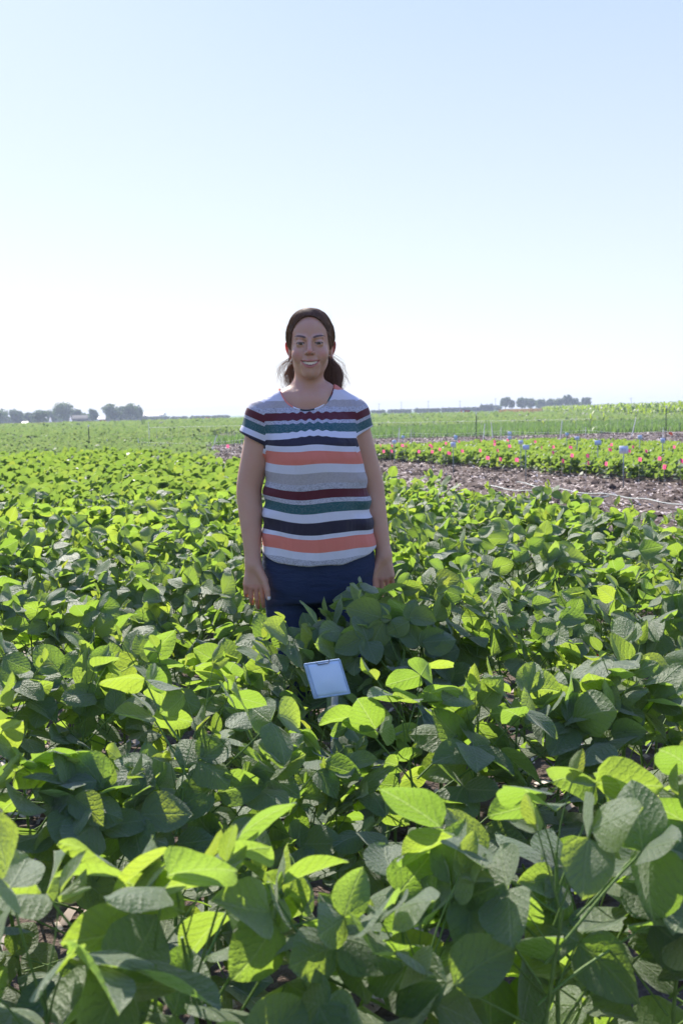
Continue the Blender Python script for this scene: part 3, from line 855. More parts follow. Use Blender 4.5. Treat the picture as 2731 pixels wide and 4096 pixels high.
for px, py, H_, lab in ((2172, 1712, .62, 'small lone corn plant left of the others in the grass'), (2361, 1742, 1.15, 'tall volunteer corn plant in front of the grass'), (2412, 1726, 1.15, 'pale glinting corn plant right of the tall one'), (2297, 1712, .55, 'short yellowish corn plant between the card and the tall corn'), (2002, 1660, .5, None)):
    if lab is None: continue
    x, y = at(px, py, 0); y_ = min(y, 60); x_ = x * y_ / y
    root = empty('corn_plant', (x_, y_, 0)); b = MB(); b.tube([(0, 0, 0), (.02, 0, H_ * .85)], [.018, .010], 5); b.build('stalk', M['stem'], root)
    r = random.Random(px)
    for k in range(6):
        a = k * 2.6 + r.uniform(-.4, .4); z0 = H_ * (.15 + .13 * k); L = H_ * r.uniform(.38, .55); V = []
        for fx, fz, ww in ((0, 0, .5), (.3, .42, 1), (.65, .58, .85), (1, .38, .05)):
            c = np.array([math.cos(a) * L * fx, math.sin(a) * L * fx, z0 + L * fz]); sv = np.array([-math.sin(a), math.cos(a), .2]) * .035 * ww
            V += [c - sv, c + sv]
        link('leaf', mesh_np('corn_blade', V, [[0, 1, 3, 2], [2, 3, 5, 4], [4, 5, 7, 6]], M['corn'], True, None, {'tint': np.full(8, r.random())}), root)
    tag(root, lab, 'corn plant', 'corn plants growing alone')

# dry grass patch and pale green cereal strip
M['dry'] = leaf_material('dry_grass', (.22, .15, .08), (.34, .24, .13), (.40, .26, .12), 'tint', veins=False, gloss=.7)
DP = [at_d(2000, 235), at_d(2130, 225), at_d(2200, 240), at_d(2180, 290), at_d(2020, 290)]
dp = poly_test(DP); da = np.array(DP)
Pd = pick(5000, dp, da.min(0), da.max(0), 71); tag(blades('dry_grass', Pd, (.7, 1.4), .22, M['dry'], 72), 'patch of tan dry grass before the right hand trees', 'dry grass', None, 'stuff')
M['cereal'] = leaf_material('cereal_crop', (.14, .19, .07), (.22, .26, .11), (.32, .36, .14), 'tint', veins=False, gloss=.7)
CP = [at_d(-150, 175), at_d(200, 185), at_d(408, 195), at_d(408, 255), at_d(100, 250), at_d(-150, 250)]
cpp = poly_test(CP); cc = np.array(CP)
Pe = pick(26000, cpp, cc.min(0), cc.max(0), 73); tag(blades('cereal_strip', Pe, (.7, 1.0), .20, M['cereal'], 74), 'pale green strip of standing cereal before the left hand trees', 'cereal crop', None, 'stuff')

# ================================================================ TREES, HEDGES, FARM BUILDINGS, POLES
M['tree'] = leaf_material('tree_leaves', (.020, .042, .018), (.045, .085, .028), (.10, .17, .04), 'tint', veins=False, gloss=.6)
M['bark'] = simple('bark', (.09, .07, .055), .9, .2, .3, 3)
def crown_mesh(name, blobs, n, size, seed, mat):
    """leaf clumps spread through several overlapping lobes, thicker near their surface"""
    g = np.random.default_rng(seed); vol = np.array([b[3] * b[4] * b[5] for b in blobs]); ch = g.choice(len(blobs), n, p=vol / vol.sum())
    B = np.array(blobs)[ch]; d = g.normal(0, 1, (n, 3)); d /= np.linalg.norm(d, axis=1)[:, None]
    r = g.random(n) ** .45 * (1 + .12 * g.normal(0, 1, n))
    c = B[:, :3] + d * r[:, None] * B[:, 3:6]
    nz = d + g.normal(0, .7, (n, 3)); nz /= np.linalg.norm(nz, axis=1)[:, None]
    t = np.cross(nz, g.normal(0, 1, (n, 3))); t /= np.linalg.norm(t, axis=1)[:, None]; u = np.cross(nz, t)
    S = g.uniform(size[0], size[1], n)[:, None]
    V = np.stack([c - t * S, c - u * S * .6, c + t * S * .9 + nz * S * .2, c + u * S * .7], 1).reshape(-1, 3)
    F = (np.array([[0, 1, 2, 3]])[None] + (np.arange(n) * 4)[:, None, None]).reshape(-1, 4)
    return mesh_np(name, V, F, mat, False, None, {'tint': np.repeat(g.random(n) * .85, 4)})
def tree(px, dist, w, h, label, group, seed, n=1500, trunk=.18, base_z=None, leafsz=(.35, .8)):
    x, y = at_d(px, dist); z = float(terrain(x, y)) if base_z is None else base_z
    root = empty('broadleaf_tree', (x, y, z)); r = random.Random(seed)
    b = MB(); b.tube([(0, 0, -.5), (.1, 0, h * .3), (r.uniform(-.3, .3), 0, h * .7)], [h * .03, h * .022, h * .008], 7)
    for k in range(4):
        a = r.uniform(0, 6.28); b.tube([(.1, 0, h * (.2 + .1 * k)), (math.cos(a) * w * .28, math.sin(a) * w * .28, h * (.45 + .1 * k))], [h * .012, h * .004], 5)
    b.build('trunk', M['bark'], root, True)
    blobs = [(0, 0, h * (trunk + (1 - trunk) * .5), w * .36, w * .36, h * (1 - trunk) * .42)]
    for k in range(8):
        a = r.uniform(0, 6.28); q = r.uniform(.15, .9)
        rr = w * .26 * (1 - .35 * abs(q - .4)); blobs.append((math.cos(a) * rr, math.sin(a) * rr, h * (trunk + (1 - trunk) * q * .82 + .06), w * r.uniform(.16, .26), w * r.uniform(.16, .26), h * r.uniform(.11, .18)))
    link('crown', crown_mesh('crown', blobs, n, leafsz, seed, M['tree']), root)
    tag(root, label, 'tree', group)
def px2m(p, d): return p / FPX * d
G1 = 'trees on the left horizon'; D = 520
for (px, w, h, lab, dd) in ((10, 110, 72, 'leftmost tree, cut by the left edge of the picture', 0), (85, 60, 50, 'low tree filling the gap after the leftmost one', 30), (75 + 10, 70, 66, 'rounded tree second from the left', 0), (128, 60, 52, 'tree just left of the low round one', 20),
                        (175, 78, 62, 'low round dark tree in front of the group', -60), (225, 50, 56, 'small tree peeping out left of the tallest', 40), (268, 95, 96, 'tallest tree of the left horizon with a broad crown', 0), (312, 62, 60, 'dark sloping tree right of the tallest', 10),
                        (345, 60, 44, 'low tree by the farm roofs', 20), (388, 42, 58, 'small separate round tree between the two groups', 0), (458, 78, 82, 'left tree of the pair in the middle of the left horizon', 0), (500, 60, 66, 'short tree between the pair', 15), (535, 72, 78, 'right tree of the pair in the middle of the left horizon', 0), (566, 44, 66, 'end tree beside the white roofs', 10)):
    d_ = D + dd; tree(px, d_, px2m(w, d_) * 1.1, px2m(h, d_) * .97, lab, G1, px + 9, 1300, trunk=.08)
G2 = 'trees on the right horizon'; D2 = 620
for (px, w, h, lab, dd, tk) in ((2025, 42, 52, 'lone broad tree at the left end of the right hand group', 0, .22), (2052, 26, 40, 'slim tree leaning against the lone broad one', 0, .22), (1994, 36, 22, 'low bush left of the lone broad tree', 40, .05), (2092, 52, 50, 'first big tree after the gap in the right hand group', 0, .12), (2128, 46, 48, 'second big tree after the gap', 10, .12),
                            (2165, 50, 44, 'tree in the middle of the right hand group', 0, .1), (2205, 50, 44, 'wide tree right of the middle one', 15, .1), (2240, 44, 46, 'tree before the crest of the group', 0, .1), (2272, 42, 58, 'pointed tree at the crest of the group', 0, .1), (2300, 40, 44, 'tree sloping down behind the corn', 10, .1), (2322, 26, 30, 'low tree in the dip behind the corn', 30, .1), (2345, 46, 46, 'last tree of the right hand group, above the corn', 0, .1)):
    d_ = D2 + dd; tree(px, d_, px2m(w, d_) * 1.15, px2m(h, d_) * 1.1, lab, G2, px, 1100, trunk=tk)
HED = [(420, 600, 22, 'long dark hedge under the white roofs'), (600, 690, 15, 'dark hedge right of the white roofs'), (698, 758, 13, 'short clipped hedge, first right of the long one'), (774, 850, 13, 'clipped hedge above the middle red shed'), (860, 925, 13, 'clipped hedge touching the woman on the left'), (1440, 1485, 15, 'short hedge right by the sleeve of the woman'),
       (1494, 1546, 16, 'short hedge, second right of the woman'), (1557, 1650, 18, 'long clipped hedge under the utility poles'), (1664, 1766, 20, 'long clipped hedge left of the red and white shed'), (1770, 1975, 21, 'longest hedge, rising towards the lone tree'), (1925, 1978, 31, 'bushy tall end of the longest hedge'),
       (-20, 130, 28, 'dark undergrowth beneath the leftmost trees'), (130, 420, 26, 'dark undergrowth beneath the tallest tree')]
for i, (p0, p1, h, lab) in enumerate(HED):
    d_ = 640; x0, y0 = at_d(p0, d_); x1, y1 = at_d(p1, d_); w = x1 - x0; H_ = px2m(h, d_)
    xm = (x0 + x1) / 2; root = empty('hedge', (xm, d_, float(terrain(xm, d_))))
    nb = max(3, int(w / 3)); g_ = random.Random(i)
    blobs = [(-w / 2 + w * (k + .5) / nb, g_.uniform(-.5, .5), H_ * .45, w / nb * .8, 1.6, H_ * g_.uniform(.44, .54)) for k in range(nb)]
    link('foliage', crown_mesh('foliage', blobs, int(350 + w * 22), (.35, .7), 900 + i, M['tree']), root)
    b = MB(); b.box((0, .4, H_ * .42), (w * .98, 1.4, H_ * .84)); b.build('inner_twigs', M['bark'], root)
    tag(root, lab, 'hedge', 'hedges along the horizon')

M['barn_white'] = simple('white_metal', (.75, .72, .72), .5, .4, .05, 2); M['roof'] = simple('pale_roof', (.72, .62, .60), .5, .4, .08, 2)
M['shed_red'] = simple('red_shed', (.40, .045, .035), .6, .3, .12, 3); M['dark_wall'] = simple('dark_boards', (.035, .035, .04), .8, .2, .1, 2); M['window'] = simple('window_glass', (.45, .50, .52), .2, .5, .05)
def gable(x, y, w, d, h, rh, label, cat, rz=0, wallm='barn_white', roofm='roof', win=0, name='farm_building', overhang=.3, door=False, sidem=None):
    root = empty(name, (x, y, float(terrain(x, y))), rz); b = MB(); b.box((0, 0, h / 2 - .3), (w, d, h + .6)); b.build('wall', M[wallm], root)
    b = MB(); o = overhang
    V = [(-w / 2 - o, -d / 2 - o, h), (w / 2 + o, -d / 2 - o, h), (w / 2 + o, 0, h + rh), (-w / 2 - o, 0, h + rh), (-w / 2 - o, d / 2 + o, h), (w / 2 + o, d / 2 + o, h)]
    b.add(V, [[0, 1, 2, 3], [3, 2, 5, 4]]); b.add(V, [[0, 3, 4], [1, 5, 2]]); b.add([(v[0], v[1], v[2] + .12) for v in V], [[0, 1, 2, 3], [3, 2, 5, 4]])
    b.build('roof', M[roofm], root)
    for k in range(win):
        bb = MB(); bb.box(((k + .5) / win * w - w / 2, -d / 2 - .03, h * .58), (w / win * .35, .06, h * .32)); bb.build('window', M['window'], root)
    if door:
        bb = MB(); bb.box((-w * .28, -d / 2 - .03, h * .42), (w * .3, .05, h * .84)); bb.build('door', M[sidem or wallm], root)
    tag(root, label, cat); return root
x, y = at_d(610, 690); gable(x, y, 13, 8, 2.6, 2.6, 'long low pale farm building with a pinkish roof', 'building', R(8))
x, y = at_d(645, 700); gable(x, y, 9, 7, 3.4, 1.6, 'pale house right of the long farm building', 'house', R(-10), win=3)
x, y = at_d(410, 560); gable(x, y, 6, 5, 1.6, 1.3, 'low pinkish roof between the two groups of trees', 'building', R(15))
x, y = at_d(335, 500); gable(x, y, 7, 5, 1.8, 2.0, 'dark roofed farmhouse under the tallest tree', 'house', R(10), wallm='dark_wall', roofm='dark_wall')
for px, lab in ((216, 'white pointed tent left of the tallest tree'), (297, 'white pointed tent under the tallest tree')):
    x, y = at_d(px, 470); b = MB(); H_ = px2m(30, 470)
    b.add([(-.8, -.8, -.3), (.8, -.8, -.3), (.8, .8, -.3), (-.8, .8, -.3), (0, 0, H_)], [[0, 1, 4], [1, 2, 4], [2, 3, 4], [3, 0, 4]]); o = b.build('tent', M['barn_white']); o.location = (x, y, float(terrain(x, y))); tag(o, lab, 'tent', 'white tents')
def shed(px, pb, pt, w_, lab, rz, white_side):
    a = (px - 1365.5) / FPX; d_ = 300
    x, y = a * d_, d_; z = float(terrain(x, y))
    H_ = (pb - pt) / FPX * d_; W_ = w_ / FPX * d_
    root = empty('field_shed', (x, y, z), R(rz)); b = MB(); h = H_ * .84
    V = [(-W_ / 2, -.8, 0), (W_ / 2, -.8, 0), (W_ / 2, .8, 0), (-W_ / 2, .8, 0), (-W_ / 2, -.8, h), (W_ / 2, -.8, h * .9), (W_ / 2, .8, h * .9), (-W_ / 2, .8, h)]
    b.add(V, [[0, 1, 5, 4], [1, 2, 6, 5], [2, 3, 7, 6], [3, 0, 4, 7]]); b.build('wall', M['shed_red'], root)
    b = MB(); b.box((0, 0, h * .97), (W_ * 1.12, 1.9, .09), (0, R(3), 0)); b.build('roof', M['shed_red'], root)
    if white_side: b = MB(); b.box((-W_ * .36, -.83, h * .47), (W_ * .30, .05, h * .9)); b.build('door', M['barn_white'], root)
    else: b = MB(); b.box((W_ * .05, -.83, h * .55), (W_ * .32, .05, h * .3)); b.build('window', M['window'], root)
    tag(root, lab, 'shed', 'small red field sheds')
shed(424, 1699, 1680, 23, 'small red shed with a window at the end of the cereal strip', 8, False)
shed(839, 1692, 1676, 14, 'tiny red shed with a white door left of the woman', -10, True)
shed(1866, 1667, 1647, 30, 'red shed with a white door right of the woman', 5, True)
x, y = at_d(116, 330); gable(x, y, 1.8, 1.5, .9, .5, 'tiny white hut with a reddish roof at the far left', 'hut', name='hut', roofm='roof', overhang=.1)
M['pole'] = simple('weathered_pole', (.25, .24, .23), .8, .2, .1, 3)
POLES = [(1523, 1612, 'first utility pole right of the woman'), (1612, 1606, 'second utility pole, over the long clipped hedge'), (1719, 1602, 'third utility pole from the woman'), (1845, 1602, 'utility pole above the red and white shed'), (1986, 1592, 'utility pole left of the lone broad tree'), (2100, 1596, 'utility pole rising out of the big trees'), (2340, 1590, 'utility pole over the last tree of the group'), (2525, 1590, 'utility pole standing alone over the corn')]
HAZE = True
# ---- hazy summer air: one closed box of thin even mist round everything
hz = NT('haze_air'); pv = hz.node('VolumePrincipled'); pv.inputs['Color'].default_value = (.74, .84, 1, 1)
pv.inputs['Density'].default_value = .0005; pv.inputs['Anisotropy'].default_value = .1
hz.t.links.new(pv.outputs[0], hz.out.inputs['Volume'])
hb = MB(); hb.box((0, 0, 3.0), (5600, 5600, 34)); ho = hb.build('haze', hz.m); tag(ho, 'thin summer haze over the fields', None, None, 'stuff')
for px, pt, lab in POLES:
    d_ = 560; x, y = at_d(px, d_); H_ = CAM_H + (1650 - 57 * (px - 1365) / 2731 * 1.0 - pt) / FPX * d_
    root = empty('utility_pole', (x, y, 0)); b = MB(); b.tube([(0, 0, 0), (0, 0, H_)], [.17, .11], 6); b.build('mast', M['pole'], root)
    b = MB(); b.box((0, 0, H_ - .6), (1.8, .12, .14)); b.build('crossarm', M['pole'], root)
    tag(root, lab, 'utility pole', 'utility poles along the horizon')

# ================================================================ THE NEAR PLOT SIGN
x, y = 0, 0
sx_, sy_ = SIGN
root = empty('plot_sign', (sx_, sy_, 0))
b = MB(); b.box((.0, .004, .27), (.018, .008, .60)); o = b.build('stake', M['stake'], root); o.rotation_euler = (0, R(2), 0)
def rounded_card(w, h, t, skew):
    V = []; n = 9
    for zz in np.linspace(-h / 2, h / 2, n):
        for xx in np.linspace(-w / 2, w / 2, n):
            bulge = .0035 * math.sin(math.pi * (xx / w + .5)) * math.sin(math.pi * (zz / h + .5))
            V.append((xx + skew * zz + .0015 * math.sin(zz * 90), -t - bulge, zz + .0012 * math.sin(xx * 110)))
    k = len(V); V += [(v[0], t, v[2]) for v in V]; F = []
    for i in range(n - 1):
        for j in range(n - 1):
            a = i * n + j; F.append([a, a + 1, a + n + 1, a + n]); F.append([k + a + n, k + a + n + 1, k + a + 1, k + a])
    ring = [j for j in range(n)] + [i * n + n - 1 for i in range(1, n)] + [(n - 1) * n + j for j in range(n - 2, -1, -1)] + [i * n for i in range(n - 2, 0, -1)]
    for i in range(len(ring)): a, b_ = ring[i], ring[(i + 1) % len(ring)]; F.append([b_, a, k + a, k + b_])
    return np.array(V), F
def sign_mat():
    t = NT('plastic_sleeve'); co = t.node('TexCoord').outputs['Object']
    n = t.noise(18, 3, .5, co)
    return t.done(t.bsdf(t.mix(n, (.52, .66, .86), (.64, .76, .92)), .22, .5, t.bump(n, .35, .004), Coat_Weight=.5, Coat_Roughness=.15))
M['sleeve'] = sign_mat(); M['sleeve_edge'] = simple('sleeve_edge', (.36, .48, .63), .3, .5, .15, 60); M['clip'] = simple('metal_clip', (.20, .22, .25), .4, .5, .1, 80, metallic=.7)
hold = []
V, F = rounded_card(.094, .092, .004, -.16); o = link('sleeve', mesh_np('sleeve', V, F, M['sleeve'], True), root, (0, -.008, .605), (R(-14), R(-7), 0)); sl = o
b = MB(); W2, H2, sk = .094, .092, -.16
cs = [(-W2 / 2 - sk * H2 / 2, -.003, -H2 / 2), (W2 / 2 - sk * H2 / 2, -.003, -H2 / 2), (W2 / 2 + sk * H2 / 2, -.003, H2 / 2), (-W2 / 2 + sk * H2 / 2, -.003, H2 / 2)]
for i in range(4): b.tube([cs[i], cs[(i + 1) % 4]], .0026, 5)
b.tube([np.array(cs[0]) + (.007, -.003, .002), np.array(cs[3]) + (.007, -.003, -.002)], .0015, 4)
b.build('sleeve_edge', M['sleeve_edge'], sl)
b = MB(); b.tube([(-.022, -.006, H2 / 2 + .001), (-.018, -.008, H2 / 2 - .006), (.010, -.008, H2 / 2 - .005), (.013, -.006, H2 / 2 + .002)], .0016, 5); b.build('clip', M['clip'], sl)
tag(root, 'square white plot sign in a clear sleeve, staked in front of the woman', 'plot sign')
# ================================================================ WOMAN
class SDF:
    """signed distances on a rectilinear grid, blended together and turned into one surface"""
    def __init__(s, xs, ys, zs):
        s.a = [np.asarray(v, np.float32) for v in (xs, ys, zs)]
        s.D = np.full([len(v) for v in s.a], .5, np.float32)
    def sl(s, lo, hi):
        out = []
        for a, l, h in zip(s.a, lo, hi):
            i = max(0, np.searchsorted(a, l) - 1); j = min(len(a), np.searchsorted(a, h) + 1)
            if j <= i: return None
            out.append(slice(i, j))
        return tuple(out)
    def op(s, fn, lo, hi, k=.01, mode='add'):
        S = s.sl(lo, hi)
        if S is None: return
        X, Y, Z = np.meshgrid(*[a[q] for a, q in zip(s.a, S)], indexing='ij', sparse=True)
        b = np.broadcast_to(fn(X, Y, Z), s.D[S].shape).astype(np.float32); a = s.D[S]
        if mode == 'disp': s.D[S] = a + b; return
        if mode == 'cut': a_, b_ = -a, b
        else: a_, b_ = a, b
        h = np.clip(.5 + .5 * (b_ - a_) / k, 0, 1)
        r = b_ * (1 - h) + a_ * h - k * h * (1 - h)
        s.D[S] = -r if mode == 'cut' else r
    def cone(s, a, b, ra, rb, k=.01, mode='add', flat=None):
        """round cone from a to b; flat=(axis, factor) squeezes it"""
        a = np.array(a, float); b = np.array(b, float)
        f = np.ones(3)
        if flat: f[flat[0]] = flat[1]
        ab = (b - a) * f; L2 = (ab ** 2).sum() + 1e-12
        def fn(X, Y, Z):
            px, py, pz = (X - a[0]) * f[0], (Y - a[1]) * f[1], (Z - a[2]) * f[2]
            t = np.clip((px * ab[0] + py * ab[1] + pz * ab[2]) / L2, 0, 1)
            return (np.sqrt((px - ab[0] * t) ** 2 + (py - ab[1] * t) ** 2 + (pz - ab[2] * t) ** 2) - (ra + (rb - ra) * t)) / max(f.max(), 1)
        m = max(ra, rb) / min(f.min(), 1) + k + .012
        s.op(fn, np.minimum(a, b) - m, np.maximum(a, b) + m, k, mode)
    def ell(s, c, r, k=.01, mode='add', rot=None):
        c = np.array(c, float); r = np.array(r, float)
        Mx = np.array(Euler(rot).to_matrix()).T if rot is not None else np.eye(3)
        def fn(X, Y, Z):
            x, y, z = X - c[0], Y - c[1], Z - c[2]
            p = [Mx[i, 0] * x + Mx[i, 1] * y + Mx[i, 2] * z for i in range(3)]
            k0 = np.sqrt(sum((p[i] / r[i]) ** 2 for i in range(3))); k1 = np.sqrt(sum((p[i] / r[i] ** 2) ** 2 for i in range(3)))
            return k0 * (k0 - 1) / np.maximum(k1, 1e-6)
        m = r.max() + k + .012
        s.op(fn, c - m, c + m, k, mode)
    def chain(s, P, Rr, k=.01, mode='add', flat=None):
        for i in range(len(P) - 1): s.cone(P[i], P[i + 1], Rr[i], Rr[i + 1], k if i == 0 else min(k, .004), mode, flat)
    def limb(s, P, Rr, k=.02, n=14, flat=None):
        """one limb through several joints, with smoothly varying bend and girth"""
        P = np.array(P, float); Rr = np.array(Rr, float); m = len(P)
        Q = np.c_[P, Rr]; Q = np.r_[[2 * Q[0] - Q[1]], Q, [2 * Q[-1] - Q[-2]]]
        out = []
        for u in np.linspace(0, m - 1, n):
            i = min(int(u), m - 2); t = u - i; a, b, c, d = Q[i:i + 4]
            out.append(.5 * (2 * b + (c - a) * t + (2 * a - 5 * b + 4 * c - d) * t * t + (3 * b - a - 3 * c + d) * t ** 3))
        out = np.array(out)
        # the whole limb is gathered first, then blended with the rest once
        lo = out[:, :3].min(0) - out[:, 3].max() - k - .012; hi = out[:, :3].max(0) + out[:, 3].max() + k + .012
        def fn(X, Y, Z):
            r = None
            for i in range(n - 1):
                a, b = out[i, :3], out[i + 1, :3]; ab = b - a; L2 = (ab ** 2).sum() + 1e-12
                px, py, pz = X - a[0], Y - a[1], Z - a[2]
                t = np.clip((px * ab[0] + py * ab[1] + pz * ab[2]) / L2, 0, 1)
                d = np.sqrt((px - ab[0] * t) ** 2 + (py - ab[1] * t) ** 2 + (pz - ab[2] * t) ** 2) - (out[i, 3] + (out[i + 1, 3] - out[i, 3]) * t)
                r = d if r is None else np.minimum(r, d)
            return r
        s.op(fn, lo, hi, k)
    def loft(s, rows, k=.02, mode='add', p=2.3, yaw=0.0, off=0.0):
        """rows of (z, half width, half depth, centre x, centre y)"""
        rows = np.array(sorted(rows)); z0, z1 = rows[0, 0], rows[-1, 0]
        c, sn = math.cos(yaw), math.sin(yaw)
        def fn(X, Y, Z):
            ax, ay, cx, cy = [np.interp(Z, rows[:, 0], rows[:, i]) for i in (1, 2, 3, 4)]
            x, y = X - cx, Y - cy
            x, y = c * x + sn * y, -sn * x + c * y
            q = (np.abs(x / (ax + off)) ** p + np.abs(y / (ay + off)) ** p) ** (1 / p)
            d = (q - 1) * np.minimum(ax, ay)
            dz = np.maximum(z0 - Z, Z - z1)
            return np.maximum(d, dz)
        s.op(fn, (-.5, -.4, z0 - .03), (.5, .4, z1 + .03), k, mode)
    def surface(s):
        D = s.D; xs, ys, zs = s.a
        neg = D < 0
        nx, ny, nz = D.shape
        cnt = np.zeros((nx - 1, ny - 1, nz - 1), np.int8)
        C8 = [(i, j, k) for i in (0, 1) for j in (0, 1) for k in (0, 1)]
        for (i, j, k) in C8: cnt += neg[i:nx - 1 + i, j:ny - 1 + j, k:nz - 1 + k]
        I = np.argwhere((cnt > 0) & (cnt < 8))
        idm = np.full(cnt.shape, -1, np.int32); idm[tuple(I.T)] = np.arange(len(I))
        vals = np.stack([D[I[:, 0] + i, I[:, 1] + j, I[:, 2] + k] for (i, j, k) in C8], 1)
        cp = np.stack([np.stack([xs[I[:, 0] + i], ys[I[:, 1] + j], zs[I[:, 2] + k]], -1) for (i, j, k) in C8], 1)
        acc = np.zeros((len(I), 3)); n = np.zeros(len(I))
        for a in range(8):
            for b in range(a + 1, 8):
                if sum(abs(C8[a][q] - C8[b][q]) for q in range(3)) != 1: continue
                m = (vals[:, a] < 0) != (vals[:, b] < 0)
                t = vals[m, a] / (vals[m, a] - vals[m, b])
                acc[m] += cp[m, a] + t[:, None] * (cp[m, b] - cp[m, a]); n[m] += 1
        V = acc / n[:, None]
        F = []
        for ax in range(3):
            sh = [slice(None)] * 3; sh2 = [slice(None)] * 3
            sh[ax] = slice(0, -1); sh2[ax] = slice(1, None)
            A, B = neg[tuple(sh)], neg[tuple(sh2)]
            E = np.argwhere(A != B)
            o1, o2 = [(1, 2), (2, 0), (0, 1)][ax]
            ok = (E[:, o1] > 0) & (E[:, o2] > 0) & (E[:, o1] < cnt.shape[o1]) & (E[:, o2] < cnt.shape[o2])
            E = E[ok]; flip = A[tuple(E.T)]
            def g(d1, d2):
                Q = E.copy(); Q[:, o1] -= d1; Q[:, o2] -= d2; return idm[tuple(Q.T)]
            q = np.stack([g(1, 1), g(0, 1), g(0, 0), g(1, 0)], 1)
            q[~flip] = q[~flip][:, ::-1]
            F.append(q[(q >= 0).all(1)])
        return V, np.concatenate(F)

def smooth_np(V, F, it=2, lam=.5):
    e = np.concatenate([F[:, [0, 1]], F[:, [1, 2]], F[:, [2, 3]], F[:, [3, 0]]])
    for _ in range(it):
        A = np.zeros_like(V); c = np.zeros(len(V))
        for k in range(3): A[:, k] = np.bincount(e[:, 0], V[e[:, 1], k], len(V)) + np.bincount(e[:, 1], V[e[:, 0], k], len(V))
        c = np.bincount(e[:, 0], minlength=len(V)) + np.bincount(e[:, 1], minlength=len(V))
        V = V + lam * (A / np.maximum(c, 1)[:, None] - V)
    return V

def axis_steps(*segs):
    """(start, stop, step) segments joined into one coordinate axis"""
    out = []
    for a, b, st_ in segs: out.append(np.arange(a, b - 1e-6, st_))
    return np.concatenate(out + [[segs[-1][1]]])

HX, HZ = -.0050, .0065          # head centre line and lift
SKIN_T = NT('skin')
def skin_material():
    t = SKIN_T; co = t.node('TexCoord').outputs['Object']
    n = t.noise(14, 4, .6, co); n2 = t.noise(160, 3, .6, co)
    c = t.mix(n, (.48, .285, .205), (.56, .335, .245))
    c = t.mix(t.math('MULTIPLY', n2, .22), c, (.38, .18, .12))
    c = t.mix(t.math('MULTIPLY', t.ramp(t.noise(34, 4, .7, co), [(.45, 0.), (.7, 1.)]), .16), c, (.50, .20, .15))
    c = t.mix(t.attr('blush_glow'), c, (.52, .19, .15))
    c = t.mix(t.attr('lips'), c, (.40, .12, .11))
    c = t.mix(t.attr('brow'), c, (.045, .028, .02))
    c = t.mix(t.attr('nail'), c, (.80, .74, .78))
    nm = t.bump(n2, .25, .001)
    p = t.bsdf(c, .48, .4, nm, Subsurface_Weight=.35, Subsurface_Radius=(.012, .004, .002), Subsurface_Scale=1.0)
    # the thin rims of the ears let red light through
    tr = t.node('BsdfTranslucent'); t.set(tr.inputs[0], (.95, .16, .08)); mx = t.node('MixShader')
    t.set(mx.inputs[0], t.math('MULTIPLY', t.attr('thin'), .55)); t.t.links.new(p, mx.inputs[1]); t.t.links.new(tr.outputs[0], mx.inputs[2])
    return t.done(mx.outputs[0])
M['skin'] = skin_material()

WR = empty('person', (WOMAN[0], WOMAN[1], 0))
tag(WR, 'smiling woman in a striped short sleeved blouse and blue jeans standing among the soybeans', 'person')

# torso shape shared by the body and the clothes:  z, half width, half depth, centre x, centre y
TORSO = [(.80, .190, .140, .006, .012), (.88, .186, .142, .006, .006), (.95, .178, .138, .006, .004), (1.02, .168, .128, .004, .002),
         (1.10, .160, .124, .002, -.004), (1.17, .160, .132, .0, -.014), (1.22, .162, .130, -.004, -.014), (1.27, .160, .108, -.010, -.002), (1.32, .135, .080, -.012, .008), (1.355, .085, .058, -.010, .014)]
YAW = R(9)
SL, SR = np.array([-.168, -.028, 1.292]), np.array([.130, .030, 1.292])        # shoulder joints (photo left, photo right)
EL, ER = np.array([-.222, -.030, 1.040]), np.array([.192, .050, 1.035])
WL, WRT = np.array([-.213, -.075, .812]), np.array([.232, .015, .818])

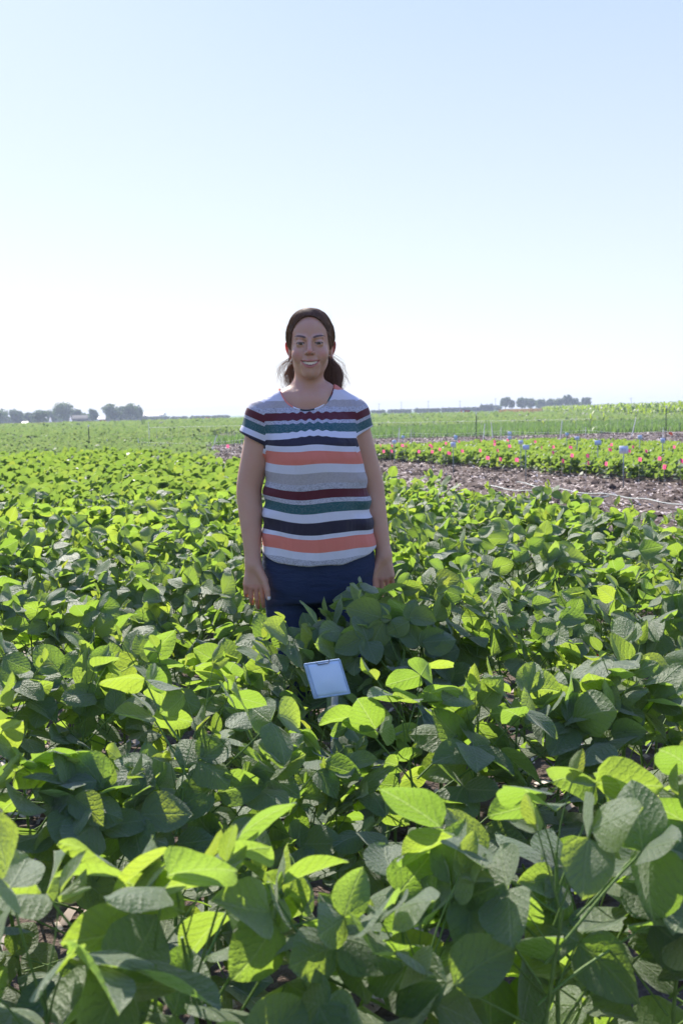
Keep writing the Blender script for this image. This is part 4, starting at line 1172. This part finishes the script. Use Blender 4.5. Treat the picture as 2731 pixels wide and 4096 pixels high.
def build_body():
    xs = axis_steps((-.30, -.10, .0032), (-.10, .10, .0026), (.10, .31, .0032))
    ys = np.arange(-.20, .22, .0033)
    zs = axis_steps((-.01, .60, .012), (.60, .82, .003), (.82, 1.38, .008), (1.38, 1.66, .0025))
    g = SDF(xs, ys, zs)
    # trunk, legs, feet
    g.loft(TORSO, .02, off=-.018, yaw=YAW)
    g.loft([(.70, .150, .11, .004, .02), (.74, .165, .125, .004, .02), (.80, .178, .128, .006, .015), (.84, .175, .128, .006, .01)], .03, off=-.008, yaw=YAW)
    for sx in (-1, 1):
        g.chain([(sx * .088, .02, .74), (sx * .095, .015, .48), (sx * .098, .03, .30), (sx * .10, .035, .09)], [.086, .060, .052, .036], .02)
        g.chain([(sx * .10, .045, .04), (sx * .108, -.09, .025)], [.033, .026], .02)
    # shoulders, neck
    g.chain([(-.05, .012, 1.375), SL + (0, .0, .008)], [.040, .050], .03)
    g.chain([(.04, .016, 1.375), SR + (0, .0, .008)], [.040, .050], .03)
    g.chain([(-.018, .020, 1.33), (HX - .007, .014, 1.46)], [.060, .046], .025)
    g.cone((-.03, -.02, 1.345), (.01, -.02, 1.345), .045, .045, .03)
    # arms and hands
    for S, E, W, sg in ((SL, EL, WL, -1), (SR, ER, WRT, 1)):
        ax_m = S + (E - S) * .4
        g.limb([S, ax_m, E + (0, 0, .03), E + (W - E) * .22, E + (W - E) * .65, W], [.053, .0515, .0435, .0415, .0325, .0250], .02, 16)
        # hand: the back faces the camera; the thumb is on the body side, fingers hang down and curl in
        t = -sg                                  # direction of the thumb along x
        palm = W + (t * .004, -.006, -.012)
        g.cone(W, palm, .026, .026, .012, flat=(1, 1.2))
        kn = [W + (t * q, -.012, z_) for q, z_ in ((.027, -.078), (.0095, -.083), (-.009, -.080), (-.0255, -.072))]
        for q in kn: g.cone(W + (t * (q[0] - W[0]) * t * .45, -.004, -.02), q, .0155, .0105, .009, flat=(1, 1.15))
        LEN = (.074, .084, .078, .062)
        for f, (q, L) in enumerate(zip(kn, LEN)):
            bend = (.25, .35, .42, .5)[f] if sg < 0 else (.15, .45, .6, .7)[f]
            spread = t * (.04, .01, -.02, -.05)[f]
            p = q.copy(); ang = .05; P_ = [p]
            for seg, fr in enumerate((.45, .30, .25)):
                ang += bend * (1, 1.2, .9)[seg]
                d = np.array([spread, -math.sin(ang - .25) * -.9, -math.cos(ang - .25)]); d /= np.linalg.norm(d)
                p = p + d * L * fr * 1.05; P_.append(p)
            g.chain(P_, [.0090, .0082, .0076, .0064], .0020)
        th = [W + (t * .018, -.012, -.022), W + (t * .038, -.022, -.058), W + (t * .046, -.028, -.088), W + (t * .050, -.030, -.116)]
        if sg > 0: th = [W + (t * .016, -.010, -.022), W + (t * .034, -.016, -.055), W + (t * .038, -.018, -.085), W + (t * .037, -.020, -.112)]
        g.chain(th, [.017, .0125, .0105, .0085], .006)
    # head
    g.a[2] = g.a[2] - HZ
    g.ell((HX, .018, 1.558), (.073, .088, .084), .02)
    g.ell((HX, .005, 1.575), (.067, .075, .066), .02)
    g.ell((HX, -.020, 1.500), (.0545, .066, .078), .03)
    g.ell((HX, -.028, 1.578), (.047, .050, .044), .022)
    for sx in (-1, 1):
        g.cone((HX + sx * .0415, .005, 1.474), (HX + sx * .009, -.060, 1.438), .010, .010, .026)     # jaw
        g.ell((HX + sx * .034, -.062, 1.496), (.024, .019, .020), .03)                              # cheek apples
        g.cone((HX + sx * .016, -.084, 1.550), (HX + sx * .042, -.072, 1.553), .007, .006, .012)     # brow ridge
    g.ell((HX, -.074, 1.437), (.019, .015, .015), .028)                                              # chin
    g.ell((HX, -.077, 1.468), (.029, .016, .020), .022)                                              # muzzle
    for sx in (-1, 1): g.ell((HX + sx * .0305, -.097, 1.532), (.0165, .016, .0105), .010, 'cut')       # sockets
    g.cone((HX, -.083, 1.540), (HX, -.106, 1.506), .0065, .0088, .009)                               # nose
    g.ell((HX, -.104, 1.502), (.0095, .0085, .0075), .006)
    for sx in (-1, 1):
        g.ell((HX + sx * .0120, -.094, 1.500), (.0062, .0085, .0062), .004)
        g.ell((HX + sx * .0066, -.1035, 1.4925), (.0035, .0055, .0035), .002, 'cut')
        # lids over the eyeball, then the narrow opening
        g.ell((HX + sx * .0305, -.0735, 1.532), (.0158, .0152, .0128), .006)
        g.ell((HX + sx * .0305, -.0900, 1.5318), (.0134, .014, .0031), .0013, 'cut', rot=(0, sx * -.06, 0))
        # smile crease beside the mouth
        g.cone((HX + sx * .0190, -.098, 1.497), (HX + sx * .0385, -.080, 1.462), .0028, .0036, .007, 'cut')
    # lips: curved rolls round an open smile
    def arc(z0, rise, y0, w, n=9):
        return [np.array([HX + w * u, y0 + .018 * u * u, z0 + rise * u * u]) for u in np.linspace(-1, 1, n)]
    up = arc(1.4735, .0050, -.0945, .0325); lo = arc(1.4550, .0205, -.0915, .0320)
    for A, r0 in ((up, .0038), (lo, .0048)):
        g.chain(A, [max(.0018, r0 * (1 - .62 * abs(u) ** 2)) for u in np.linspace(-1, 1, 9)], .0035)
    def mouth(X, Y, Z):
        u = (X - HX) / .0290
        top = 1.4712 + .0062 * u * u; bot = 1.4595 + .0160 * u * u
        return np.maximum(np.maximum(Z - top, bot - Z), np.maximum(np.abs(Y + .092) - .016, np.abs(X - HX) - .029))
    g.op(mouth, (HX - .035, -.115, 1.452), (HX + .035, -.072, 1.486), .0015, 'cut')
    # ears
    for sx in (-1, 1):
        c = np.array([HX + sx * .0755, .012, 1.5185])
        g.ell(c, (.0058, .0160, .0275), .006, rot=(R(-8), sx * R(14), sx * R(-28)))
        g.ell(c + (sx * .004, -.005, .003), (.0045, .0095, .0170), .004, 'cut', rot=(R(-8), sx * R(14), sx * R(-28)))
        g.ell(c + (-sx * .0050, -.005, -.027), (.0050, .0085, .0085), .004)
    g.a[2] = g.a[2] + HZ
    V, F = g.surface(); V = smooth_np(V, F, 1, .35)
    x, y, z = V[:, 0] - HX, V[:, 1], V[:, 2] - HZ
    # colour areas that stay put on the skin
    u = x / .0325
    zu = 1.4735 + .0050 * u * u; zl = 1.4550 + .0205 * u * u
    lips = .8 * ((np.abs(u) < .99) & (y < -.070) & (z < zu + .0042 * (1 - .8 * np.abs(u))) & (z > zl - .0044 * (1 - .8 * u * u))).astype(float)
    ax_ = np.abs(x)
    bz = 1.5530 + .0060 * np.sin(np.clip((ax_ - .014) / .040, 0, 1) * 2.3) - .002
    bw = .0046 * np.clip((.056 - ax_) / .03, 0, 1) ** .6 * np.clip((ax_ - .007) / .012, 0, 1) ** .5
    lash = ((np.abs(ax_ - .0305) < .0138) & (y < -.070) & (np.abs(z - 1.5345 + .10 * (ax_ - .0305) ** 2 / .015) < .0020)).astype(float)
    brow = np.clip(((bw - np.abs(z - bz)) / .0016), 0, 1) * (ax_ > .0115) * (y < -.04) * .92
    brow = np.maximum(brow, lash * .95)
    blush_glow = .45 * np.exp(-(((ax_ - .040) / .016) ** 2 + ((z - 1.497) / .014) ** 2)) * (y < -.03)
    blush_glow += .6 * np.exp(-((x / .010) ** 2 + ((z - 1.503) / .010) ** 2)) * (y < -.09)
    blush_glow += 1.2 * ((ax_ > .074) & (z > 1.47) & (z < 1.56))  # ears: red painted into the skin colour for sunlight glowing through them
    blush_glow += .35 * ((V[:, 2] < .74) & (V[:, 2] > .60) & (np.abs(V[:, 0]) > .17))
    thin = 1.0 * ((ax_ > .0775) & (z > 1.485) & (z < 1.56) & (y > -.03))
    nail = np.zeros(len(V))
    for W, t, dx in ((WL, 1, .050), (WRT, -1, .037)):
        c = W + (t * dx + t * .003, -.030 if t > 0 else -.020, -.118 if t > 0 else -.114)
        nail[(np.abs(V[:, 0] - c[0]) < .0062) & (V[:, 1] < c[1] - .0005) & (np.abs(V[:, 2] - c[2]) < .0085)] = .9
    me = mesh_np('body', V, F, M['skin'], True, None, {'lips': lips, 'brow': brow, 'blush_glow': blush_glow, 'nail': nail, 'thin': thin})
    return link('body', me, WR)
body = build_body()

# ---- eyes, teeth, earrings
def ellipsoid(c, r, n=16, m=12):
    th = np.linspace(0, np.pi, m); ph = np.arange(n) / n * 2 * np.pi
    V = np.array([[r[0] * math.sin(a) * math.cos(b), r[1] * math.sin(a) * math.sin(b), r[2] * math.cos(a)] for a in th for b in ph]) + np.array(c)
    F = [[i * n + j, (i + 1) * n + j, (i + 1) * n + (j + 1) % n, i * n + (j + 1) % n] for i in range(m - 1) for j in range(n)]
    return V, np.array(F)
def eye_material():
    t = NT('eye'); co = t.node('TexCoord').outputs['Object']; sp = t.node('SeparateXYZ'); t.t.links.new(co, sp.inputs[0])
    d = t.math('SQRT', t.math('ADD', t.math('POWER', sp.outputs[0], 2), t.math('POWER', sp.outputs[2], 2)))
    c = t.ramp(t.math('MULTIPLY', d, 80), [(0, (.01, .008, .007)), (.17, (.01, .008, .007)), (.22, (.06, .035, .02)), (.50, (.035, .02, .015)), (.56, (.30, .26, .25)), (1, (.30, .24, .22))])
    return t.done(t.bsdf(c, .12, .5))
M['eye'] = eye_material()
for sx in (-1, 1):
    V, F = ellipsoid((0, 0, 0), (.0122,) * 3, 24, 18)
    link('eye', mesh_np('eye', V, F, M['eye']), WR, (HX + sx * .0300, -.0755, 1.532 + HZ))
M['tooth'] = simple('tooth', (.88, .85, .76), .25, .5, .04, 60)
M['mouth'] = simple('mouth_lining', (.12, .025, .025), .6, .3)
V, F = ellipsoid((HX, -.066, 1.4665 + HZ), (.026, .010, .012)); link('mouth_lining', mesh_np('mouth_lining', V, F, M['mouth']), WR)
for k in range(-5, 6):
    if k == 0: continue
    i = abs(k) - .5; sg = 1 if k > 0 else -1
    w = (.0046, .0040, .0040, .0036, .0034)[abs(k) - 1]
    xc = sg * (0, .0046, .0125, .0200, .0262, .031)[abs(k)] if False else sg * [.0045, .0125, .0192, .0248, .0295][abs(k) - 1] * .88
    zc = 1.4672 + .0062 * (xc / .029) ** 2; hh = (.0058, .0050, .0052, .0045, .004)[abs(k) - 1]
    V, F = ellipsoid((0, 0, 0), (w * .93, .0028, hh), 12, 9)
    V[:, 2] = np.clip(V[:, 2] * 1.3, -hh, hh); V[:, 0] = np.clip(V[:, 0] * 1.15, -w * .9, w * .9)
    link('tooth', mesh_np('tooth', V, F, M['tooth']), WR, (HX + xc, -.0865 + .016 * (xc / .029) ** 2, zc + HZ))
M['silver'] = simple('earring_metal', (.10, .11, .16), .45, .5, .1, 40, metallic=1)
for sx in (-1, 1):
    b = MB(); P_ = [(0, .006 * math.sin(a), .006 * math.cos(a) - .006) for a in np.linspace(-.6, 5.2, 14)]
    b.tube(P_, .0014, 6); b.build('earring', M['silver'], WR, True).location = (HX + sx * .0725, -.001, 1.490 + HZ)

# ---- blouse
BANDS_PX = [(1638, 'H'), (1650, 'M'), (1681, 'H'), (1696, 'T'), (1730, 'W'), (1757, 'N'), (1790, 'W'), (1810, 'C'), (1859, 'W'), (1895, 'G'), (1940, 'H'), (1962, 'M'),
            (1999, 'H'), (2017, 'T'), (2054, 'W'), (2091, 'N'), (2138, 'W'), (2158, 'C'), (2210, 'W'), (2243, 'H'), (2300, 'H')]
def band_z(py): return CAM_H - 3.23 * math.tan(R(PITCH) + math.atan((py - 2048) / FPX))
BCOL = {'H': (.52, .53, .62), 'M': (.115, .018, .030), 'T': (.016, .105, .115), 'W': (.73, .74, .84), 'N': (.030, .026, .048), 'C': (.78, .24, .18), 'G': (.47, .44, .46)}
def blouse_material():
    t = NT('striped_blouse'); co = t.node('TexCoord').outputs['Object']
    v = t.attr('stripe')
    stops = []; hea = []
    zl = [(band_z(p), c) for p, c in BANDS_PX]
    # above the first band: heather, white at the yoke, coral at the neck seam
    zl = [(1.50, 'C'), (1.386, 'W'), (1.352, 'G'), (1.328, 'H')] + zl[1:]
    lo, hi = .76, 1.50
    for i in range(len(zl) - 1, -1, -1):
        ztop, c = zl[i]; zbot = zl[i + 1][0] if i + 1 < len(zl) else lo
        p = (zbot - lo) / (hi - lo)
        stops.append((max(0, p), BCOL[c])); hea.append((max(0, p), {'H': 1., 'G': .35, 'T': .28}.get(c, 0.)))
    f = t.math('DIVIDE', t.math('SUBTRACT', v, lo), hi - lo)
    col = t.ramp(f, stops, 'CONSTANT'); hm = t.ramp(f, hea, 'CONSTANT')
    mp = t.node('Mapping'); t.t.links.new(co, mp.inputs[0]); mp.inputs['Scale'].default_value = (180, 180, 420)
    fl = t.noise(1, 3, .7, mp.outputs[0])
    fleck = t.ramp(fl, [(.50, 0.), (.56, 1.)])
    col = t.mix(t.math('MULTIPLY', fleck, t.math('MULTIPLY', hm, .55)), col, (.10, .10, .14))
    fl2 = t.ramp(t.noise(1.3, 3, .7, mp.outputs[0]), [(.50, 0.), (.6, 1.)])
    col = t.mix(t.math('MULTIPLY', fl2, t.math('MULTIPLY', hm, .5)), col, (.80, .80, .84))
    mp2 = t.node('Mapping'); t.t.links.new(co, mp2.inputs[0]); mp2.inputs['Scale'].default_value = (9, 9, 3.2)
    folds = t.noise(1, 3, .5, mp2.outputs[0], .6); weave = t.noise(900, 2, .5, co)
    nm = t.bump(t.math('ADD', folds, t.math('MULTIPLY', weave, .02)), .8, .03)
    p = t.bsdf(col, .62, .3, nm, Sheen_Weight=.15)
    tr = t.node('BsdfTranslucent'); t.set(tr.inputs[0], col); t.set(tr.inputs['Normal'], nm)
    mx = t.node('MixShader'); mx.inputs[0].default_value = .22
    t.t.links.new(p, mx.inputs[1]); t.t.links.new(tr.outputs[0], mx.inputs[2])
    return t.done(mx.outputs[0])
M['blouse'] = blouse_material()

BL = [(.76, .200, .152, .008, .004), (.80, .198, .151, .008, .002), (.86, .196, .150, .008, -.002), (.92, .190, .147, .006, -.006), (.98, .183, .142, .005, -.010), (1.04, .178, .138, .004, -.012),
      (1.10, .170, .138, .002, -.016), (1.16, .166, .142, .0, -.020), (1.21, .166, .138, -.003, -.018), (1.26, .164, .118, -.008, -.006), (1.31, .146, .088, -.012, .006), (1.35, .108, .066, -.011, .013), (1.385, .070, .05, -.010, .016)]
def build_blouse():
    xs = np.arange(-.31, .29, .0042); ys = np.arange(-.21, .20, .0046); zs = np.arange(.755, 1.43, .0038)
    g = SDF(xs, ys, zs)
    g.loft(BL, .02, yaw=YAW)
    for S, E, sg in ((SL, EL, -1), (SR, ER, 1)):
        g.chain([(sg * .045 - .008, .014, 1.380), S + (0, 0, .010)], [.043, .059], .025)
        d = E - S
        tip = S + d * .34 + (sg * (.016 if sg < 0 else .004), 0, 0)
        g.chain([S + (0, 0, .006), tip], [.058, .064], .02)
    # folds: gathers under the neckline, a sag at the bust, ripples near the waist
    def fold(X, Y, Z):
        front = 1 / (1 + np.exp(np.clip((Y + .02) / .01, -30, 30)))
        gth = .0022 * np.sin((X + .004) * 2 * np.pi / .019 + 6 * (Z - 1.3)) * np.exp(-((X + .005) / .055) ** 2) * np.exp(-((Z - 1.292) / .026) ** 2)
        drape = .0075 * np.sin((X + .02) * 2 * np.pi / .085 + 3 * Z) * np.clip((1.16 - Z) / .25, 0, 1) * .55
        side = .005 * np.sin(Z * 2 * np.pi / .075 + X * 9) * np.clip((np.abs(X) - .10) / .07, 0, 1) * np.exp(-((Z - 1.0) / .12) ** 2)
        return (gth + drape * .8) * front + side
    g.op(fold, (-.31, -.21, .755), (.29, .2, 1.42), mode='disp')
    outer = g.D.copy()
    # hollow it out to a thin cloth
    g.D = np.maximum(outer, -(outer + .0095))
    # neckline
    def neck(X, Y, Z):
        zf = 1.338 + .34 * np.maximum(0, (Y + .085)) ** 1.0 * .34          # lower in front
        r = np.sqrt(((X + .020) / .090) ** 2 + ((Z - 1.402) / .082) ** 2) - 1
        front = r * .08
        back = 1.375 - Z
        w = np.clip((Y + .005) / .03, 0, 1)
        return front * (1 - w) + np.maximum(front, back) * w
    g.op(neck, (-.2, -.2, 1.25), (.2, .2, 1.43), .002, 'cut')
    # hem: curved up at the sides; sleeves: slanting openings
    def hem(X, Y, Z):
        zc = .806 + .038 * np.clip(np.abs(X - .004) / .19, 0, 1) ** 3.2 - .02 * np.clip((Y) / .1, 0, 1) + .002 * np.sin(X * 60)
        return Z - zc
    g.op(hem, (-.31, -.21, .75), (.29, .2, .9), .001, 'cut')
    for S, E, sg in ((SL, EL, -1), (SR, ER, 1)):
        nrm = np.array([-sg * -.50, 0, .87]); nrm /= np.linalg.norm(nrm)
        nrm = np.array([-sg * .48, 0, .877]) * -1      # points down and inwards
        q = np.array([-.223 if sg < 0 else .160, 0, 1.237])
        def cutp(X, Y, Z, nrm=nrm, q=q, sg=sg):
            d = (X - q[0]) * (sg * .48) * -1 * -1 * 0 + (Z - q[2]) * .877 + (X - q[0]) * (sg * -.48)
            inner = (sg * X - (.166 if sg < 0 else .150)) + .25 * (Z - 1.2)
            return np.maximum(d, -inner)
        g.op(cutp, (-.31, -.2, 1.08) if sg < 0 else (.14, -.2, 1.08), (-.14, .2, 1.29) if sg < 0 else (.29, .2, 1.29), .001, 'cut')
    # clear the inside of the sleeve tube walls that fall under the arm
    V, F = g.surface()
    V = smooth_np(V, F, 2, .4)
    x, y, z = V.T
    gather = np.exp(-((x + .005) / .075) ** 2) * (y < 0)
    v = z + .0040 * np.sin((x + .004) * 2 * np.pi / .028) * gather * np.clip((z - 1.22) / .04, 0, 1)
    v = v - .010 * np.exp(-((x - .005) / .07) ** 2) * (y < 0) * np.exp(-((z - 1.235) / .045) ** 2)
    v = v + .004 * np.sin(x * 22 + z * 9) * np.clip((1.25 - z) / .1, 0, 1)
    v = v + .03 * np.clip((x + .05) / .2, -1, 1) * np.exp(-((z - 1.0) / .3) ** 2) * 0
    v = v - .010 * np.clip((-x - .04) / .12, 0, 1) * (z < 1.22)
    for sg, seam in ((-1, .160), (1, .143)):
        m = (sg * x > seam) & (z > 1.17)
        v[m] = z[m] - .44 * (sg * x[m] - seam) + .006
    trim = np.zeros(len(V))
    me = mesh_np('blouse', V, F, M['blouse'], True, None, {'stripe': v})
    return link('blouse', me, WR)
blouse = build_blouse()

# ---- neck binding and sleeve trims
def binding_material():
    t = NT('neck_binding'); co = t.node('TexCoord').outputs['Object']; sp = t.node('SeparateXYZ'); t.t.links.new(co, sp.inputs[0])
    f = t.math('ADD', t.math('MULTIPLY', sp.outputs[0], 4.), .5)
    c = t.ramp(f, [(0, BCOL['C']), (.235, BCOL['W']), (.33, (.02, .05, .07)), (.52, BCOL['W']), (.66, BCOL['T']), (.74, BCOL['M'])], 'CONSTANT')
    return t.done(t.bsdf(c, .7, .3))
M['binding'] = binding_material()
bv = np.array([v.co for v in blouse.data.vertices]); bp = []
for a in np.linspace(R(-172), R(-8), 46):
    cx, cz = -.020 + .0905 * math.cos(a), 1.402 + .0825 * math.sin(a)
    dd = np.hypot(bv[:, 0] - cx, bv[:, 2] - cz)
    m = (dd < .007) & (bv[:, 1] < .06)
    if m.sum() < 3: continue
    bp.append((cx, np.percentile(bv[m, 1], 20), cz))
bp = np.array(bp)
for _ in range(3): bp[1:-1] = (bp[:-2] + 2 * bp[1:-1] + bp[2:]) / 4
b = MB(); b.tube(bp, .0026, 6); b.build('neck_binding', M['binding'], blouse, True)

# ---- jeans and shoes
def denim():
    t = NT('denim'); co = t.node('TexCoord').outputs['Object']
    n = t.noise(9, 4, .6, co); w = t.noise(420, 3, .7, co)
    c = t.mix(n, (.011, .020, .058), (.020, .036, .095)); c = t.mix(t.math('MULTIPLY', w, .45), c, (.035, .055, .12))
    mp = t.node('Mapping'); t.t.links.new(co, mp.inputs[0]); mp.inputs['Scale'].default_value = (12, 12, 40)
    return t.done(t.bsdf(c, .8, .25, t.bump(t.math('ADD', t.noise(1, 3, .6, mp.outputs[0]), t.math('MULTIPLY', w, .05)), .6, .012)))
M['denim'] = denim()
def build_jeans():
    g = SDF(np.arange(-.24, .25, .005), np.arange(-.18, .20, .005), np.arange(.08, .98, .006))
    g.loft([(.67, .165, .122, .004, .018), (.72, .186, .136, .005, .016), (.78, .196, .142, .006, .012), (.84, .192, .138, .006, .008), (.90, .180, .130, .006, .006), (.95, .172, .126, .006, .006)], .03, yaw=YAW)
    for sx in (-1, 1):
        g.chain([(sx * .092 + .004, .018, .68), (sx * .098, .014, .48), (sx * .10, .03, .30), (sx * .10, .035, .09)], [.098, .074, .062, .055], .02)
    g.cone((.006, -.145, .58), (.006, -.148, .775), .034, .012, .03, 'cut')
    g.op(lambda X, Y, Z: .955 - Z, (-.3, -.3, .94), (.3, .3, 1.0), .001, 'cut') if False else None
    V, F = g.surface(); V = smooth_np(V, F, 2, .5)
    return link('jeans', mesh_np('jeans', V, F, M['denim'], True), WR)
build_jeans()
M['shoe'] = simple('shoe', (.10, .09, .09), .6, .4)
for sx in (-1, 1):
    g = SDF(np.arange(-.06, .06, .005), np.arange(-.17, .11, .005), np.arange(-.01, .12, .005))
    g.chain([(0, .045, .045), (0, -.02, .04), (0, -.10, .03)], [.045, .042, .036], .03)
    g.op(lambda X, Y, Z: Z - .002 + 0 * X, (-.1, -.2, -.02), (.1, .2, .02), .002, 'cut')
    V, F = g.surface(); link('shoe', mesh_np('shoe', V, F, M['shoe']), WR, (sx * .102, 0, .0))
# ---- hair: a combed-back cap, strands lying on it, and a loose wavy tail showing on both sides of the neck
def hair_material():
    t = NT('brown_hair'); co = t.node('TexCoord').outputs['Object']
    n = t.noise(60, 3, .6, co)
    c = t.mix(n, (.10, .058, .040), (.32, .185, .115))
    p = t.bsdf(c, .46, .45, None, Sheen_Weight=.4, Sheen_Roughness=.4)
    tr = t.node('BsdfTranslucent'); t.set(tr.inputs[0], (.55, .30, .17))
    mx = t.node('MixShader'); mx.inputs[0].default_value = .34
    t.t.links.new(p, mx.inputs[1]); t.t.links.new(tr.outputs[0], mx.inputs[2])
    return t.done(mx.outputs[0])
M['hair'] = hair_material()
M['hair_cap'] = simple('hair_cap', (.085, .050, .036), .75, .15, .4, 90)
HC = np.array([HX, .020, 1.562]); HR = np.array([.0815, .0965, .0900])
HC2 = np.array([HX, -.020, 1.600]); HR2 = np.array([.0680, .0540, .0535])
def build_cap():
    g = SDF(np.arange(-.10, .10, .0024), np.arange(-.11, .16, .003), np.arange(1.44, 1.67, .0024))
    g.ell(HC, HR, .01)
    g.ell(HC2, HR2, .012)
    g.ell((HX, .095, 1.500), (.034, .030, .030), .03)
    def face_open(X, Y, Z):
        e = (np.sqrt(((X - HX) / .0605) ** 2 + ((Z - 1.537) / .0850) ** 2) - 1) * .060
        return np.maximum(np.where(Z < 1.537, np.abs(X - HX) - .0620, e), Y - .02)
    g.op(face_open, (-.1, -.11, 1.44), (.1, .03, 1.66), .006, 'cut')
    g.op(lambda X, Y, Z: np.maximum(Z - 1.528, Y - .012) + 0 * X, (-.1, -.11, 1.43), (.1, .03, 1.56), .004, 'cut')
    g.op(lambda X, Y, Z: Z - (1.462 + .55 * np.clip(.075 - Y, 0, .2) + 0 * X), (-.2, -.2, 1.4), (.2, .2, 1.6), .004, 'cut')
    V, F = g.surface(); V = smooth_np(V, F, 1, .4)
    return link('hair', mesh_np('hair', V, F, M['hair_cap']), WR, (0, 0, HZ))
hair = build_cap()

def strands(paths, rads, name, mat, parent, n=3):
    """many tubes of equal point count as one mesh"""
    P = np.array(paths, float); N, m, _ = P.shape
    T = np.gradient(P, axis=1); T /= np.linalg.norm(T, axis=2, keepdims=True) + 1e-9
    A = np.cross(T, np.array([.3, 1, .1])); A /= np.linalg.norm(A, axis=2, keepdims=True) + 1e-9
    B = np.cross(T, A)
    th = np.arange(n) / n * 2 * np.pi
    rad = np.array(rads)[:, None] * np.interp(np.linspace(0, 1, m), [0, .1, .7, 1], [.6, 1, .8, .25])[None]
    V = P[:, :, None] + rad[:, :, None, None] * (np.cos(th)[None, None, :, None] * A[:, :, None] + np.sin(th)[None, None, :, None] * B[:, :, None])
    F = []
    for i in range(m - 1):
        for j in range(n):
            k = (j + 1) % n; F.append([i * n + j, i * n + k, (i + 1) * n + k, (i + 1) * n + j])
    F = (np.array(F)[None] + (np.arange(N) * m * n)[:, None, None]).reshape(-1, 4)
    return tag(link(name, mesh_np(name, V.reshape(-1, 3), F, mat), parent), kind='stuff')

hr = random.Random(21)
paths, rads = [], []
end = np.array([HX, .118, 1.505])
def on_cap(d, lift):
    r1 = 1 / math.sqrt(((d / HR) ** 2).sum())
    o = (HC - HC2) / HR2; e = d / HR2
    a, b, c = e @ e, 2 * (o @ e), o @ o - 1
    q = b * b - 4 * a * c
    r2 = (-b + math.sqrt(q)) / (2 * a) if q > 0 else 0
    return HC + d * max(r1, r2) * (1 + lift)
cv = np.array([v.co for v in hair.data.vertices])
cn = np.array([v.normal for v in hair.data.vertices])
rad_ = np.linalg.norm((cv - HC) / HR, axis=1)
front = np.where((rad_ > .93) & (cv[:, 1] < .075))[0]
nearline = np.where((rad_ > .90) & (cv[:, 1] < .02))[0]
for i in range(3800):
    v0 = cv[hr.choice(front if i % 3 == 0 else nearline)] - HC
    st0 = v0 + np.array([0, hr.uniform(-.004, .001), hr.uniform(-.002, .001)]); sx = st0[0] / .08; a = sx
    d0 = st0 / np.linalg.norm(st0); d1 = (end - HC) / np.linalg.norm(end - HC)
    om = math.acos(max(-1, min(1, float(d0 @ d1))))
    lift = hr.uniform(.0, .012) if i % 14 else hr.uniform(.01, .035)
    w1, w2 = hr.uniform(-.03, .03), hr.uniform(0, 6)
    pp = []
    for q in np.linspace(0, 1, 10):
        d = (math.sin((1 - q) * om) * d0 + math.sin(q * om) * d1) / math.sin(om)
        d = d + np.array([w1 * math.sin(q * 3.1), 0, .03 * math.sin(q * 3.1) * abs(sx)]) + .008 * np.array([math.sin(q * 9 + w2), 0, math.cos(q * 7 + w2)])
        pp.append(on_cap(d, .004 + lift * math.sin(q * math.pi) ** .7))
    paths.append(pp); rads.append(hr.uniform(.0004, .0009))
strands(paths, rads, 'hair_strands', M['hair'], hair)

paths, rads = [], []
def tail(nl, per, x0, x1, zend, lr, curl, rr):
    for l in range(nl):
        xt = hr.uniform(x0, x1); ze = zend + hr.gauss(0, .018); ph = hr.uniform(0, 6.28); fq = hr.uniform(6, 11); am = curl * hr.uniform(.5, 1.3)
        bulge = hr.uniform(.8, 1.35); yb = hr.uniform(.055, .098); sgn = 1 if (x0 + x1) > 0 else -1
        for k in range(per):
            o = np.array([hr.gauss(0, lr), hr.gauss(0, lr), hr.gauss(0, lr)])
            p2 = ph + hr.gauss(0, .35); pp = []
            for q in np.linspace(0, 1, 18):
                e_ = 1 - math.exp(-4.2 * q)
                x = HX + (xt - HX) * e_ * (1 + (bulge - 1) * math.sin(q * 3.14 * .9))
                z = 1.508 + .010 * math.exp(-((q - .15) / .12) ** 2) - (1.508 - ze) * q ** 1.2
                y = .112 + (yb - .112) * e_
                w = e_
                pp.append(np.array([x + w * am * math.sin(fq * q + p2), y + w * am * .8 * math.cos(fq * q + p2), z]) + o * (.3 + w))
            paths.append(pp); rads.append(hr.uniform(*rr))
tail(60, 18, .030, .088, 1.362, .0035, .0060, (.0005, .0009))      # the full lock on the photo's right
tail(16, 5, .070, .108, 1.385, .0050, .0130, (.0003, .0005))       # frizz round it
tail(15, 11, -.078, -.045, 1.385, .0035, .0060, (.0005, .0008))
tail(20, 4, -.108, -.070, 1.400, .0050, .0120, (.0003, .0005))
tail(30, 9, -.045, .040, 1.39, .004, .004, (.0006, .001))
strands(paths, rads, 'ponytail', M['hair'], hair)
paths, rads = [], []
for i in range(60):                                                # single flyaway hairs
    d = np.array([hr.gauss(0, 1), hr.gauss(.2, .6), abs(hr.gauss(.3, .7))]); d /= np.linalg.norm(d)
    p = on_cap(d, .0); dirv = np.cross(d, [0, 1, 0]) * math.copysign(1, d[0]) + d * .25 + np.array([0, .4, 0]); pp = [p]
    for q in range(11):
        dirv = dirv + np.array([hr.gauss(0, .18), hr.gauss(0, .18), hr.gauss(-.08, .18)]); dirv /= np.linalg.norm(dirv)
        p = p + dirv * .0045; pp.append(p)
    paths.append(pp); rads.append(.00028)
strands(paths, rads, 'flyaway_hairs', M['hair'], hair)
